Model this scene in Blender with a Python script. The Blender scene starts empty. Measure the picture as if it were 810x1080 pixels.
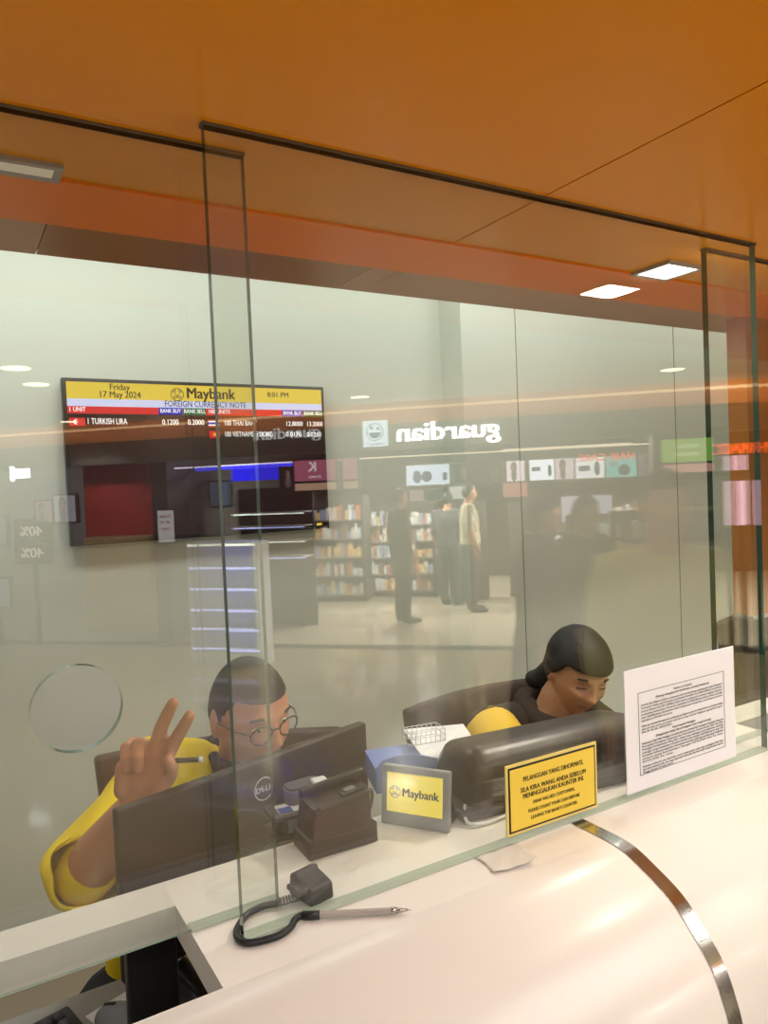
import bpy, bmesh, math, random
from mathutils import Vector, Matrix, Euler
random.seed(7)
C = bpy.context.scene.collection
PI = math.pi
R = math.radians

# ------------------------------------------------------------------ camera
FPX, CX, CY = 780.0, 405.0, 540.0
CAM = Vector((0.0, -0.86, 1.697))
_y, _p, _r = R(30.8), R(-1.9), R(2.4)
FWD = Vector((math.sin(_y) * math.cos(_p), math.cos(_y) * math.cos(_p), math.sin(_p)))
_rt = Vector((math.cos(_y), -math.sin(_y), 0.0))
_up = _rt.cross(FWD)
IX = _rt * math.cos(_r) - _up * math.sin(_r)
IY = -_rt * math.sin(_r) - _up * math.cos(_r)          # image-down


def P(px, py, ax, val):
    d = IX * ((px - CX) / FPX) + IY * ((py - CY) / FPX) + FWD
    return CAM + d * ((val - CAM[ax]) / d[ax])


def far(px, py, t, flip=True):
    d = IX * ((px - CX) / FPX) + IY * ((py - CY) / FPX) + FWD
    q = CAM + d * t
    return Vector((q.x, -q.y, q.z)) if flip else q


ZC = 1.15      # counter top
ZS = 2.137     # orange soffit
YB = 0.0577    # rear panes

# ------------------------------------------------------------------ materials


def lin(c):
    f = lambda v: v / 12.92 if v <= 0.04045 else ((v + 0.055) / 1.055) ** 2.4
    return tuple(f(v / 255.0) for v in c) + (1.0,)


MATS = {}


def mat(name, rgb, rough=0.5, metal=0.0, emit=0.0, noise=0.0, nscale=40.0, bump=0.0, bscale=200.0, coat=0.0, spec=0.5, sub=0.0, ecol=None):
    m = bpy.data.materials.new(name)
    m.use_nodes = True
    nt = m.node_tree
    b = nt.nodes['Principled BSDF']
    col = lin(rgb)
    b.inputs['Base Color'].default_value = col
    b.inputs['Roughness'].default_value = rough
    b.inputs['Metallic'].default_value = metal
    b.inputs['Coat Weight'].default_value = coat
    b.inputs['Coat Roughness'].default_value = 0.03
    b.inputs['Specular IOR Level'].default_value = spec
    if sub:
        b.inputs['Subsurface Weight'].default_value = sub
        b.inputs['Subsurface Radius'].default_value = (0.01, 0.004, 0.002)
    if emit:
        b.inputs['Emission Color'].default_value = lin(ecol) if ecol else col
        b.inputs['Emission Strength'].default_value = emit
    if noise or bump:
        tc = nt.nodes.new('ShaderNodeTexCoord')
    if noise:
        n = nt.nodes.new('ShaderNodeTexNoise')
        n.inputs['Scale'].default_value = nscale
        n.inputs['Detail'].default_value = 4
        nt.links.new(tc.outputs['Object'], n.inputs['Vector'])
        mx = nt.nodes.new('ShaderNodeMix')
        mx.data_type = 'RGBA'
        mx.inputs['A'].default_value = tuple(max(0, v * (1 - noise)) for v in col[:3]) + (1,)
        mx.inputs['B'].default_value = tuple(min(1, v * (1 + noise)) for v in col[:3]) + (1,)
        nt.links.new(n.outputs['Fac'], mx.inputs['Factor'])
        nt.links.new(mx.outputs['Result'], b.inputs['Base Color'])
    if bump:
        n2 = nt.nodes.new('ShaderNodeTexNoise')
        n2.inputs['Scale'].default_value = bscale
        n2.inputs['Detail'].default_value = 3
        nt.links.new(tc.outputs['Object'], n2.inputs['Vector'])
        bp = nt.nodes.new('ShaderNodeBump')
        bp.inputs['Strength'].default_value = bump
        bp.inputs['Distance'].default_value = 0.002
        nt.links.new(n2.outputs['Fac'], bp.inputs['Height'])
        nt.links.new(bp.outputs['Normal'], b.inputs['Normal'])
    MATS[name] = m
    return m


def glow(name, rgb, strength):
    m = bpy.data.materials.new(name)
    m.use_nodes = True
    nt = m.node_tree
    nt.nodes.clear()
    e = nt.nodes.new('ShaderNodeEmission')
    e.inputs['Color'].default_value = lin(rgb)
    e.inputs['Strength'].default_value = strength
    o = nt.nodes.new('ShaderNodeOutputMaterial')
    nt.links.new(e.outputs[0], o.inputs[0])
    return m


def glass_mat(name, tint, boost=1.0):
    """Clear architectural glass: Schlick mirror reflection over a tinted clear surface."""
    m = bpy.data.materials.new(name)
    m.use_nodes = True
    nt = m.node_tree
    nt.nodes.clear()
    N = nt.nodes.new
    geo = N('ShaderNodeNewGeometry')
    dot = N('ShaderNodeVectorMath')
    dot.operation = 'DOT_PRODUCT'
    nt.links.new(geo.outputs['Normal'], dot.inputs[0])
    nt.links.new(geo.outputs['Incoming'], dot.inputs[1])

    def mth(op, a, b=None):
        n = N('ShaderNodeMath')
        n.operation = op
        for i, v in enumerate((a, b)):
            if v is None:
                continue
            if isinstance(v, (int, float)):
                n.inputs[i].default_value = v
            else:
                nt.links.new(v, n.inputs[i])
        return n.outputs[0]
    c = mth('ABSOLUTE', dot.outputs['Value'])
    k = mth('POWER', mth('SUBTRACT', 1.0, c), 5.0)
    f = mth('MULTIPLY', mth('ADD', mth('MULTIPLY', k, 0.957), 0.043), boost)
    tr = N('ShaderNodeBsdfTransparent')
    tr.inputs['Color'].default_value = tint
    gl = N('ShaderNodeBsdfGlossy')
    gl.inputs['Roughness'].default_value = 0.0
    gl.inputs['Color'].default_value = (1, 1, 1, 1)
    mx = N('ShaderNodeMixShader')
    nt.links.new(f, mx.inputs[0])
    nt.links.new(tr.outputs[0], mx.inputs[1])
    nt.links.new(gl.outputs[0], mx.inputs[2])
    o = N('ShaderNodeOutputMaterial')
    nt.links.new(mx.outputs[0], o.inputs[0])
    return m


orange = mat('orange_laminate', (232, 146, 0), 0.25, coat=0.04, spec=0.25, noise=0.05, nscale=3)
orange_in = mat('orange_deep_laminate', (246, 122, 0), 0.3, spec=0.2)
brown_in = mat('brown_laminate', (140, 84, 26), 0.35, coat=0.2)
groove_m = mat('panel_joint', (120, 66, 12), 0.6)
white_wall = mat('pale_paint', (220, 224, 214), 0.8, noise=0.02, nscale=5, bump=0.05)
beige_floor = mat('beige_tile', (150, 138, 118), 0.25, noise=0.1, nscale=2.0)
mall_tile = mat('mall_stone', (172, 157, 128), 0.12, noise=0.12, nscale=1.5, coat=0.3)
dark_stone = mat('dark_stone', (70, 64, 54), 0.2, noise=0.2, nscale=8)
ceil_white = mat('ceiling_paint', (190, 184, 172), 0.8)
counter_m = mat('white_solid_surface', (236, 230, 224), 0.3, noise=0.015, nscale=6, coat=0.05)
counter_edge = mat('white_cut_edge', (225, 223, 216), 0.4)
steel = mat('brushed_steel', (190, 188, 184), 0.16, metal=1.0, bump=0.05, bscale=400)
silver = mat('silver_plastic', (150, 152, 155), 0.4, metal=0.3)
black_pl = mat('black_plastic', (24, 22, 22), 0.35, bump=0.05)
mon_back = mat('charcoal_monitor_plastic', (48, 38, 36), 0.5, bump=0.15, bscale=500)
dev_brown = mat('dark_brown_plastic', (50, 37, 31), 0.42, bump=0.15, bscale=500)
dev_dark = mat('darker_plastic', (40, 31, 27), 0.45)
cash_m = mat('dark_hood', (58, 45, 39), 0.36)
grey_pl = mat('grey_plastic', (120, 122, 126), 0.5)
grey_dark = mat('dark_grey_plastic', (84, 84, 86), 0.5)
white_pl = mat('white_plastic', (225, 226, 226), 0.35)
blue_card = mat('blue_card', (112, 134, 196), 0.5)
white_card = mat('white_card', (225, 226, 232), 0.5)
paper = mat('white_paper', (236, 236, 240), 0.8)
paper2 = mat('receipt_paper', (222, 216, 206), 0.8)
yellow_card = mat('yellow_card', (240, 208, 72), 0.6)
yellow_pale = mat('pale_lamination', (232, 208, 120), 0.3)
ink = mat('black_ink', (24, 22, 20), 0.7)
ink_grey = mat('grey_ink', (70, 70, 74), 0.7)
navy_ink = mat('navy_ink', (40, 60, 140), 0.6)
silicone = mat('grey_silicone', (96, 82, 60), 0.5)
clear_sil = mat('clear_silicone', (176, 186, 170), 0.3)
brown_leather = mat('brown_leather', (52, 34, 27), 0.5, bump=0.25, bscale=120)
chrome = mat('chrome', (200, 200, 205), 0.12, metal=1.0)
desk_grey = mat('grey_desk_laminate', (158, 158, 156), 0.5)
skin_m = mat('brown_skin', (196, 138, 108), 0.55, noise=0.06, nscale=60, sub=0.08)
skin_w = mat('tan_skin', (196, 144, 112), 0.55, noise=0.05, nscale=60, sub=0.08)
lip_m = mat('lip', (172, 112, 96), 0.5)
hair_m = mat('black_hair', (20, 16, 16), 0.55, bump=0.6, bscale=300)
hair_brown = mat('short_dark_hair', (34, 25, 22), 0.65, bump=0.6, bscale=400)
eye_w = mat('eye_white', (225, 218, 208), 0.2)
eye_d = mat('eye_dark', (25, 16, 12), 0.1)
frame_m = mat('dark_spectacle_frame', (40, 28, 24), 0.3)
yellow_cloth = mat('yellow_cloth', (246, 216, 24), 0.85, noise=0.06, nscale=30, bump=0.3, bscale=300)
dark_cloth = mat('dark_brown_cloth', (50, 36, 30), 0.9, bump=0.3, bscale=300)
black_cloth = mat('black_cloth', (22, 21, 23), 0.9, bump=0.3, bscale=300)
olive_cloth = mat('olive_cloth', (205, 198, 120), 0.9)
cream_cloth = mat('cream_cloth', (200, 190, 160), 0.9)
grey_cloth = mat('grey_cloth', (80, 80, 84), 0.9)
tube_black = mat('black_cord_rubber', (26, 26, 28), 0.4)
clear_pen = mat('clear_pen_barrel', (176, 170, 164), 0.12, coat=0.5)
maroon_m = mat('maroon_panel', (130, 40, 38), 0.5)
shop_dark = mat('shop_charcoal', (60, 55, 50), 0.6)
shop_grey = mat('shop_grey_panel', (120, 116, 106), 0.6)
shop_brown = mat('shop_brown', (110, 70, 56), 0.6)
cream_panel = mat('cream_panel', (196, 170, 128), 0.6)

glass = glass_mat('clear_glass', (0.94, 0.96, 0.94, 1), 1.35)
glass_edge = mat('green_glass_edge', (40, 72, 60), 0.08, coat=0.5)
glass_edge2 = mat('pale_green_glass_edge', (120, 150, 134), 0.1, coat=0.5)

# ------------------------------------------------------------------ mesh builder


class MB:
    def __init__(s):
        s.bm = bmesh.new()

    def _mi(s, faces, mi, smooth=False):
        for f in faces:
            f.material_index = mi
            f.smooth = smooth

    def box(s, x0, x1, y0, y1, z0, z1, mi=0, bev=0.0, seg=2, M=None):
        t = bmesh.new()
        bmesh.ops.create_cube(t, size=1)
        for v in t.verts:
            v.co = Vector((x0 + (v.co.x + .5) * (x1 - x0), y0 + (v.co.y + .5) * (y1 - y0), z0 + (v.co.z + .5) * (z1 - z0)))
        if bev:
            bmesh.ops.bevel(t, geom=t.edges[:], offset=bev, segments=seg, profile=0.5, affect='EDGES')
        return s.add(t, mi, bool(bev), M)

    def add(s, t, mi=None, smooth=False, M=None):
        if M is not None:
            bmesh.ops.transform(t, matrix=M, verts=t.verts)
        mp = {}
        for v in t.verts:
            mp[v] = s.bm.verts.new(v.co)
        for f in t.faces:
            try:
                g = s.bm.faces.new([mp[v] for v in f.verts])
            except ValueError:
                continue
            g.material_index = f.material_index if mi is None else mi
            g.smooth = smooth or f.smooth
        t.free()
        return s

    def prism(s, pts, a0, a1, axis='x', mi=0, smooth=False, bev=0.0, M=None):
        """Extrude a closed 2-D outline; axis x: pts are (y,z); y: (x,z); z: (x,y)."""
        t = bmesh.new()

        def mk(u, v, a):
            return {'x': (a, u, v), 'y': (u, a, v), 'z': (u, v, a)}[axis]
        A = [t.verts.new(mk(u, v, a0)) for u, v in pts]
        B = [t.verts.new(mk(u, v, a1)) for u, v in pts]
        n = len(pts)
        t.faces.new(A)
        t.faces.new(B[::-1])
        for i in range(n):
            f = t.faces.new([A[i], B[i], B[(i + 1) % n], A[(i + 1) % n]][::-1])
            f.smooth = smooth
        bmesh.ops.recalc_face_normals(t, faces=t.faces)
        if bev:
            bmesh.ops.bevel(t, geom=t.edges[:], offset=bev, segments=2, profile=0.5, affect='EDGES')
        return s.add(t, mi, False, M)

    def tube(s, pts, rad, n=16, mi=0, caps=True, M=None, squash=None):
        pts = [Vector(p) for p in pts]
        if isinstance(rad, (int, float)):
            rad = [rad] * len(pts)
        t = bmesh.new()
        rings = []
        ref = None
        seq = []
        if caps:                                        # rounded ends
            d0 = (pts[0] - pts[1]).normalized()
            for k in (0.98, 0.8, 0.45):
                seq.append((pts[0] + d0 * rad[0] * k, rad[0] * math.sqrt(1 - k * k), -d0))
        for i, p in enumerate(pts):
            a = pts[max(i - 1, 0)]
            b = pts[min(i + 1, len(pts) - 1)]
            seq.append((p, rad[i], (b - a).normalized()))
        if caps:
            d1 = (pts[-1] - pts[-2]).normalized()
            for k in (0.45, 0.8, 0.98):
                seq.append((pts[-1] + d1 * rad[-1] * k, rad[-1] * math.sqrt(1 - k * k), d1))
        for p, r, d in seq:
            if ref is None:
                ref = Vector((0, 0, 1)) if abs(d.z) < 0.9 else Vector((1, 0, 0))
            u = (ref - d * ref.dot(d)).normalized()
            ref = u
            w = d.cross(u)
            rings.append([t.verts.new(p + (u * math.cos(2 * PI * j / n) + w * math.sin(2 * PI * j / n)) * r) for j in range(n)])
        for a, b in zip(rings, rings[1:]):
            for j in range(n):
                t.faces.new([a[j], a[(j + 1) % n], b[(j + 1) % n], b[j]]).smooth = True
        if caps:
            t.faces.new(rings[0][::-1])
            t.faces.new(rings[-1])
        if squash is not None:
            bmesh.ops.transform(t, matrix=squash, verts=t.verts)
        return s.add(t, mi, False, M)

    def cyl(s, p0, p1, r0, r1=None, n=24, mi=0, M=None, smooth=True):
        r1 = r0 if r1 is None else r1
        p0, p1 = Vector(p0), Vector(p1)
        d = (p1 - p0).normalized()
        u = (Vector((0, 0, 1)) if abs(d.z) < .9 else Vector((1, 0, 0)))
        u = (u - d * u.dot(d)).normalized()
        w = d.cross(u)
        t = bmesh.new()
        A = [t.verts.new(p0 + (u * math.cos(2 * PI * j / n) + w * math.sin(2 * PI * j / n)) * r0) for j in range(n)]
        B = [t.verts.new(p1 + (u * math.cos(2 * PI * j / n) + w * math.sin(2 * PI * j / n)) * r1) for j in range(n)]
        t.faces.new(A[::-1])
        t.faces.new(B)
        for j in range(n):
            t.faces.new([A[j], A[(j + 1) % n], B[(j + 1) % n], B[j]]).smooth = smooth
        return s.add(t, mi, False, M)

    def loft(s, rings, n=28, mi=0, caps=True, M=None, power=2.0):
        """rings: (centre, rx, ry, 3x3 frame or None): stacked ellipses (superellipse when power > 2)."""
        t = bmesh.new()
        RR = []
        for c, rx, ry, fr in rings:
            c = Vector(c)
            ring = []
            for j in range(n):
                a = 2 * PI * j / n
                ca, sa = math.cos(a), math.sin(a)
                k = (abs(ca) ** power + abs(sa) ** power) ** (-1 / power)
                q = Vector((ca * k * rx, sa * k * ry, 0))
                ring.append(t.verts.new(c + (fr @ q if fr else q)))
            RR.append(ring)
        for a, b in zip(RR, RR[1:]):
            for j in range(n):
                t.faces.new([a[j], a[(j + 1) % n], b[(j + 1) % n], b[j]]).smooth = True
        if caps:
            t.faces.new(RR[0][::-1])
            t.faces.new(RR[-1])
        return s.add(t, mi, False, M)

    def ball(s, c, r, mi=0, M=None, n=20, frame=None):
        t = bmesh.new()
        bmesh.ops.create_uvsphere(t, u_segments=n, v_segments=n // 2, radius=1)
        r = Vector((r, r, r)) if isinstance(r, (int, float)) else Vector(r)
        for v in t.verts:
            q = Vector((v.co.x * r.x, v.co.y * r.y, v.co.z * r.z))
            v.co = Vector(c) + (frame @ q if frame else q)
        for f in t.faces:
            f.smooth = True
        return s.add(t, mi, True, M)

    def quad(s, a, b, c, d, mi=0):
        f = s.bm.faces.new([s.bm.verts.new(Vector(v)) for v in (a, b, c, d)])
        f.material_index = mi
        return s

    def build(s, name, mats, parent=None, loc=None, rot=None):
        me = bpy.data.meshes.new(name)
        s.bm.normal_update()
        s.bm.to_mesh(me)
        s.bm.free()
        return link(name, me, mats, parent, loc, rot)


def link(name, me, mats, parent=None, loc=None, rot=None):
    o = bpy.data.objects.new(name, me)
    C.objects.link(o)
    for m in (mats if isinstance(mats, (list, tuple)) else [mats]):
        me.materials.append(m)
    if parent is not None:
        o.parent = parent
    if loc is not None:
        o.location = loc
    if rot is not None:
        o.rotation_euler = rot
    return o


def thing(name, label, cat, loc=(0, 0, 0), rz=0.0, group=None):
    o = bpy.data.objects.new(name, None)
    C.objects.link(o)
    o.location = loc
    o.rotation_euler = (0, 0, rz)
    o.empty_display_size = 0.05
    return tag(o, label, cat, group)


def tag(o, label, cat, group=None):
    o['label'] = label
    o['category'] = cat
    if group:
        o['group'] = group
    return o


def struct(o):
    o['kind'] = 'structure'
    return o


def stuff(o):
    o['kind'] = 'stuff'
    return o


def text_mesh(rows, name, material, parent=None, loc=(0, 0, 0), rot=(0, 0, 0), extrude=0.0004):
    """rows: (string, x, z, size, align, bold[, width]); local XZ plane with the reader on the -Y side."""
    bm = bmesh.new()
    for row in rows:
        s_, x, z, size, al, bold = row[:6]
        cu = bpy.data.curves.new('t', 'FONT')
        cu.body = s_
        cu.size = size
        cu.align_x = al
        cu.offset = 0.0
        cu.extrude = extrude
        cu.resolution_u = 3
        ob = bpy.data.objects.new('t', cu)
        C.objects.link(ob)
        dg = bpy.context.evaluated_depsgraph_get()
        me = bpy.data.meshes.new_from_object(ob.evaluated_get(dg))
        bpy.data.objects.remove(ob)
        bpy.data.curves.remove(cu)
        sx = 1.0
        if len(row) > 6 and row[6]:
            w = max((v.co.x for v in me.vertices), default=1) - min((v.co.x for v in me.vertices), default=0)
            sx = row[6] / max(w, 1e-5)
        me.transform(Matrix.Translation((x, 0, z)) @ Matrix.Rotation(PI / 2, 4, 'X') @ Matrix.Diagonal((sx, 1, 1, 1)))
        bm.from_mesh(me)
        if bold > 0.002:                                  # heavier strokes: the same glyphs set twice, a hair apart
            me.transform(Matrix.Translation((bold * size * 1.6, 0.00002, 0)))
            bm.from_mesh(me)
        bpy.data.meshes.remove(me)
    me = bpy.data.meshes.new(name)
    bm.to_mesh(me)
    bm.free()
    return link(name, me, material, parent, loc, rot)


def remeshed(bm, voxel, smooth=2, name='body'):
    me = bpy.data.meshes.new('tmp')
    bm.to_mesh(me)
    bm.free()
    ob = bpy.data.objects.new('tmp', me)
    C.objects.link(ob)
    m = ob.modifiers.new('r', 'REMESH')
    m.mode = 'VOXEL'
    m.voxel_size = voxel
    m.use_smooth_shade = True
    if smooth:
        k = ob.modifiers.new('s', 'SMOOTH')
        k.factor = 0.5
        k.iterations = smooth
    dg = bpy.context.evaluated_depsgraph_get()
    out = bpy.data.meshes.new_from_object(ob.evaluated_get(dg))
    bpy.data.objects.remove(ob)
    bpy.data.meshes.remove(me)
    for p in out.polygons:
        p.use_smooth = True
    out.name = name
    out.materials.clear()
    return out


# ------------------------------------------------------------------ room shell of the booth
def wallbox(name, m, *a, **k):
    return struct(MB().box(*a, **k).build(name, m))


wallbox('floor', beige_floor, -2.2, 5.2, 0.0, 2.6, -0.06, 0.0)
wallbox('wall_back', white_wall, -2.2, 2.16, 2.15, 2.25, 0.0, 2.8)
b = MB().box(2.16, 5.2, 1.98, 2.25, 0.0, 2.8)
struct(b.build('wall_back_right', white_wall))
g = MB()
g.box(2.497, 2.5, 1.977, 1.981, 0.0, 2.8)
g.box(3.697, 3.7, 1.977, 1.981, 0.0, 2.8)
struct(g.build('trim_1', mat('wall_joint', (150, 150, 142), 0.8)))
wallbox('wall_left', white_wall, -2.3, -2.2, 0.3, 2.25, 0.0, 2.8)
wallbox('wall_right', white_wall, 5.2, 5.3, 0.3, 2.25, 0.0, 2.8)
wallbox('ceiling_booth', ceil_white, -2.3, 5.3, 0.59, 2.25, 2.8, 2.86)
# orange soffit over the counter, in panels with a joint at x = 0.825
sf = MB()
for x0, x1 in ((-1.6, 0.8235), (0.8265, 2.4), (2.403, 4.0)):
    sf.box(x0, x1, -0.72, 0.235, ZS, ZS + 0.03)
sf.box(-1.6, 4.0, -0.72, 0.235, ZS + 0.004, ZS + 0.1, 1)
struct(sf.build('ceiling', [orange, groove_m]))
s2 = MB()
s2.box(-1.6, 4.0, 0.237, 0.415, ZS - 0.004, ZS + 0.05, 0)
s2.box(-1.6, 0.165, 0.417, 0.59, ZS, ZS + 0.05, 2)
s2.box(0.167, 0.76, 0.417, 0.59, ZS, ZS + 0.05, 1)
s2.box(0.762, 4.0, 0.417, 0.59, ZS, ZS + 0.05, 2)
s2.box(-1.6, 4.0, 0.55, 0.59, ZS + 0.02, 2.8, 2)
mauve = mat('mauve_grey_board', (186, 156, 142), 0.5)
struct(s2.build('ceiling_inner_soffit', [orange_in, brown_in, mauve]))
wallbox('wall_fascia_front', orange, -1.6, 4.0, -0.78, -0.72, ZS, 2.60)
# orange column and dark panel at the far right of the counter
oc = MB()
oc.box(1.953, 2.9, 0.40, 0.46, 1.29, ZS, 0)
oc.box(1.950, 2.9, 0.398, 0.462, 1.278, 1.29, 1)
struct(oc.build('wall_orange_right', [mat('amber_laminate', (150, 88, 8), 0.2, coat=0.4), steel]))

# ------------------------------------------------------------------ glass panes


def pane(name, x0, x1, y0, y1, z0, z1, hole=None, hr=0.05):
    t = bmesh.new()
    if hole is None:
        outer = [(x0, z0), (x1, z0), (x1, z1), (x0, z1)]
        for y, rev in ((y0, False), (y1, True)):
            vs = [t.verts.new((x, y, z)) for x, z in outer]
            t.faces.new(vs[::-1] if rev else vs)
    else:
        n = 64
        hx, hz = hole
        for y, rev in ((y0, False), (y1, True)):
            I, O = [], []
            for j in range(n):
                a = 2 * PI * (j + 0.5) / n
                ca, sa = math.cos(a), math.sin(a)
                k = min((x1 - hx) / ca if ca > 1e-6 else (x0 - hx) / ca if ca < -1e-6 else 1e9,
                        (z1 - hz) / sa if sa > 1e-6 else (z0 - hz) / sa if sa < -1e-6 else 1e9)
                I.append(t.verts.new((hx + ca * hr, y, hz + sa * hr)))
                O.append(t.verts.new((hx + ca * k, y, hz + sa * k)))
            for j in range(n):
                q = [I[j], O[j], O[(j + 1) % n], I[(j + 1) % n]]
                t.faces.new(q[::-1] if rev else q)
            corner = [(x1, z1), (x0, z1), (x0, z0), (x1, z0)]
            for cx_, cz_ in corner:
                for j in range(n):
                    p, q = O[j].co, O[(j + 1) % n].co
                    if abs(p.x - q.x) > 1e-5 and abs(p.z - q.z) > 1e-5 and (abs(p.x - cx_) < 1e-5 or abs(p.z - cz_) < 1e-5) and (abs(q.x - cx_) < 1e-5 or abs(q.z - cz_) < 1e-5):
                        t.faces.new([O[j], t.verts.new((cx_, y, cz_)), O[(j + 1) % n]])
    mb = MB()
    mb.add(t, 0)
    # the cut edges, which show green
    e = 0.0003
    for q in (((x0 - e, y0, z0), (x0 - e, y1, z0), (x0 - e, y1, z1), (x0 - e, y0, z1)),
              ((x1 + e, y0, z0), (x1 + e, y1, z0), (x1 + e, y1, z1), (x1 + e, y0, z1)),
              ((x0, y0, z1), (x1, y0, z1), (x1, y1, z1), (x0, y1, z1))):
        mb.quad(*q, mi=1)
    ym = (y0 + y1) / 2 if hole is None else y0 + 0.003
    mb.quad((x0, y0, z0), (x1, y0, z0), (x1, ym, z0), (x0, ym, z0), mi=2)
    if hole:
        n = 64
        for j in range(n):
            a, b_ = 2 * PI * (j + .5) / n, 2 * PI * (j + 1.5) / n
            A = (hole[0] + math.cos(a) * hr, hole[1] + math.sin(a) * hr)
            B = (hole[0] + math.cos(b_) * hr, hole[1] + math.sin(b_) * hr)
            mb.quad((A[0], y0, A[1]), (B[0], y0, B[1]), (B[0], y1, B[1]), (A[0], y1, A[1]), mi=2)
    return struct(mb.build(name, [glass, glass_edge, glass_edge2]))


TH = 0.012
pane('window_1', 0.2885, 1.368, 0.0, TH, ZC + 0.001, ZS - 0.004)
hc = P(82, 748, 1, YB)
pane('window_2', -1.3, 0.358, YB, YB + TH, ZC + 0.001, ZS - 0.004, (hc.x, hc.z), 0.0505)
pane('window_3', 1.302, 3.2, YB, YB + TH, ZC + 0.001, ZS - 0.004)
tr = MB()
tr.box(0.286, 1.372, -0.001, 0.013, ZS - 0.004, ZS, 0)
tr.box(-1.3, 0.36, YB - 0.001, YB + 0.013, ZS - 0.004, ZS, 0)
tr.box(1.30, 3.2, YB - 0.001, YB + 0.013, ZS - 0.004, ZS, 0)
struct(tr.build('trim_2', silicone))
tr = MB()
tr.box(0.29, 1.368, -0.004, 0.016, ZC, ZC + 0.003, 0)
tr.box(0.24, 0.358, YB - 0.004, YB + 0.016, ZC, ZC + 0.003, 0)
tr.box(1.302, 1.46, YB - 0.004, YB + 0.016, ZC, ZC + 0.003, 0)
struct(tr.build('trim_3', clear_sil))

# ------------------------------------------------------------------ counter
t = thing('service_counter', 'white curved bank counter with cut-out openings under the glass screen', 'counter', (0, 0, 0))
nose = [(-0.068, ZC), (-0.082, ZC - 0.0002), (-0.098, ZC - 0.0016), (-0.115, ZC - 0.0052), (-0.138, ZC - 0.014), (-0.189, ZC - 0.038), (-0.226, ZC - 0.072), (-0.252, ZC - 0.103),
        (-0.268, ZC - 0.14), (-0.278, ZC - 0.175), (-0.285, ZC - 0.23), (-0.285, ZC - 0.32), (-0.26, ZC - 0.62), (-0.20, 0.10), (-0.19, 0.0)]
under = [(-0.13, 0.0), (-0.14, 0.10), (-0.2, ZC - 0.6), (-0.225, ZC - 0.3), (-0.19, ZC - 0.12), (-0.12, ZC - 0.06), (-0.069, ZC - 0.042)]


def catmull(pts, k=4):
    out = []
    for i in range(len(pts) - 1):
        p0, p1, p2, p3 = (pts[max(i - 1, 0)], pts[i], pts[i + 1], pts[min(i + 2, len(pts) - 1)])
        for j in range(k):
            u = j / k
            out.append(tuple(0.5 * (2 * b + (c - a) * u + (2 * a - 5 * b + 4 * c - d) * u * u + (3 * b - a - 3 * c + d) * u ** 3)
                             for a, b, c, d in zip(p0, p1, p2, p3)))
    out.append(pts[-1])
    return out


nose_s = catmull(nose)
mb = MB()
OX0, OX1, RX0, RX1 = -0.42, 0.239, 1.46, 2.1
for x0, x1 in ((-1.4, 3.2),):
    mb.prism(nose_s + under, x0, x1, 'x', 0, smooth=False)
for x0, x1 in ((-1.4, OX0), (OX1, RX0), (RX1, 3.2)):
    mb.box(x0, x1, -0.068, 0.20, ZC - 0.042, ZC, 0)
for x0, x1 in ((OX0, OX1), (RX0, RX1)):
    mb.box(x0, x1, 0.129, 0.20, ZC - 0.042, ZC, 0)
co = mb.build('counter_top', counter_m, t)
for p in co.data.polygons:
    n = p.normal
    p.use_smooth = abs(n.x) < 0.1 and p.center.y < -0.0695 and n.y < 0.35 and (n.z > 0 or n.y < 0)
# supporting panel under the working side
mb = MB()
mb.box(-1.4, OX0 - .02, 0.14, 0.165, 0.0, ZC - 0.043)
mb.build('support_panel', shop_grey, t)
MB().box(1.0, 1.44, 0.14, 0.165, 0.0, ZC - 0.043).build('support_panel', shop_grey, t)
# steel inlay following the curve
mb = MB()
pts = [(0.0, ZC)] + nose_s[:-8]
tt = bmesh.new()
prev = None
for i, (yy, zz) in enumerate(pts):
    a = pts[max(i - 1, 0)]
    b_ = pts[min(i + 1, len(pts) - 1)]
    tx, tz = b_[0] - a[0], b_[1] - a[1]
    L = math.hypot(tx, tz)
    nx, nz = tz / L, -tx / L
    o_ = 0.0012
    v = [tt.verts.new((x, yy + nx * o_ * (1 if True else 0), zz + nz * o_)) for x in (0.8325, 0.8575)]
    if prev:
        tt.faces.new([prev[0], prev[1], v[1], v[0]]).smooth = True
    prev = v
mb.add(tt, 0)
mb.build('metal_inlay_strip', steel, t)
# ------------------------------------------------------------------ inner desk
t = thing('work_desk', 'grey work desk below the counter opening, holding keyboard and mouse', 'desk', (0, 0, 0))
MB().box(-1.3, 0.98, 0.02, 0.48, 0.83, 0.86, 0, bev=0.004).build('desktop', desk_grey, t)
for x in (-1.25, 0.90):
    MB().box(x, x + 0.04, 0.05, 0.44, 0.0, 0.828).build('leg', grey_dark, t)
t = thing('work_desk', 'grey work desk behind the dark cash hood, in front of the smiling person', 'desk', (0, 0, 0))
MB().box(1.0, 3.0, 0.19, 0.45, 0.83, 0.86, 0, bev=0.004).build('desktop', desk_grey, t)
for x in (1.05, 2.9):
    MB().box(x, x + 0.04, 0.21, 0.44, 0.0, 0.828).build('leg', grey_dark, t)

# ------------------------------------------------------------------ television
YT = 2.09


def tv(px, py):
    return P(px, py, 1, YT)


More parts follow.
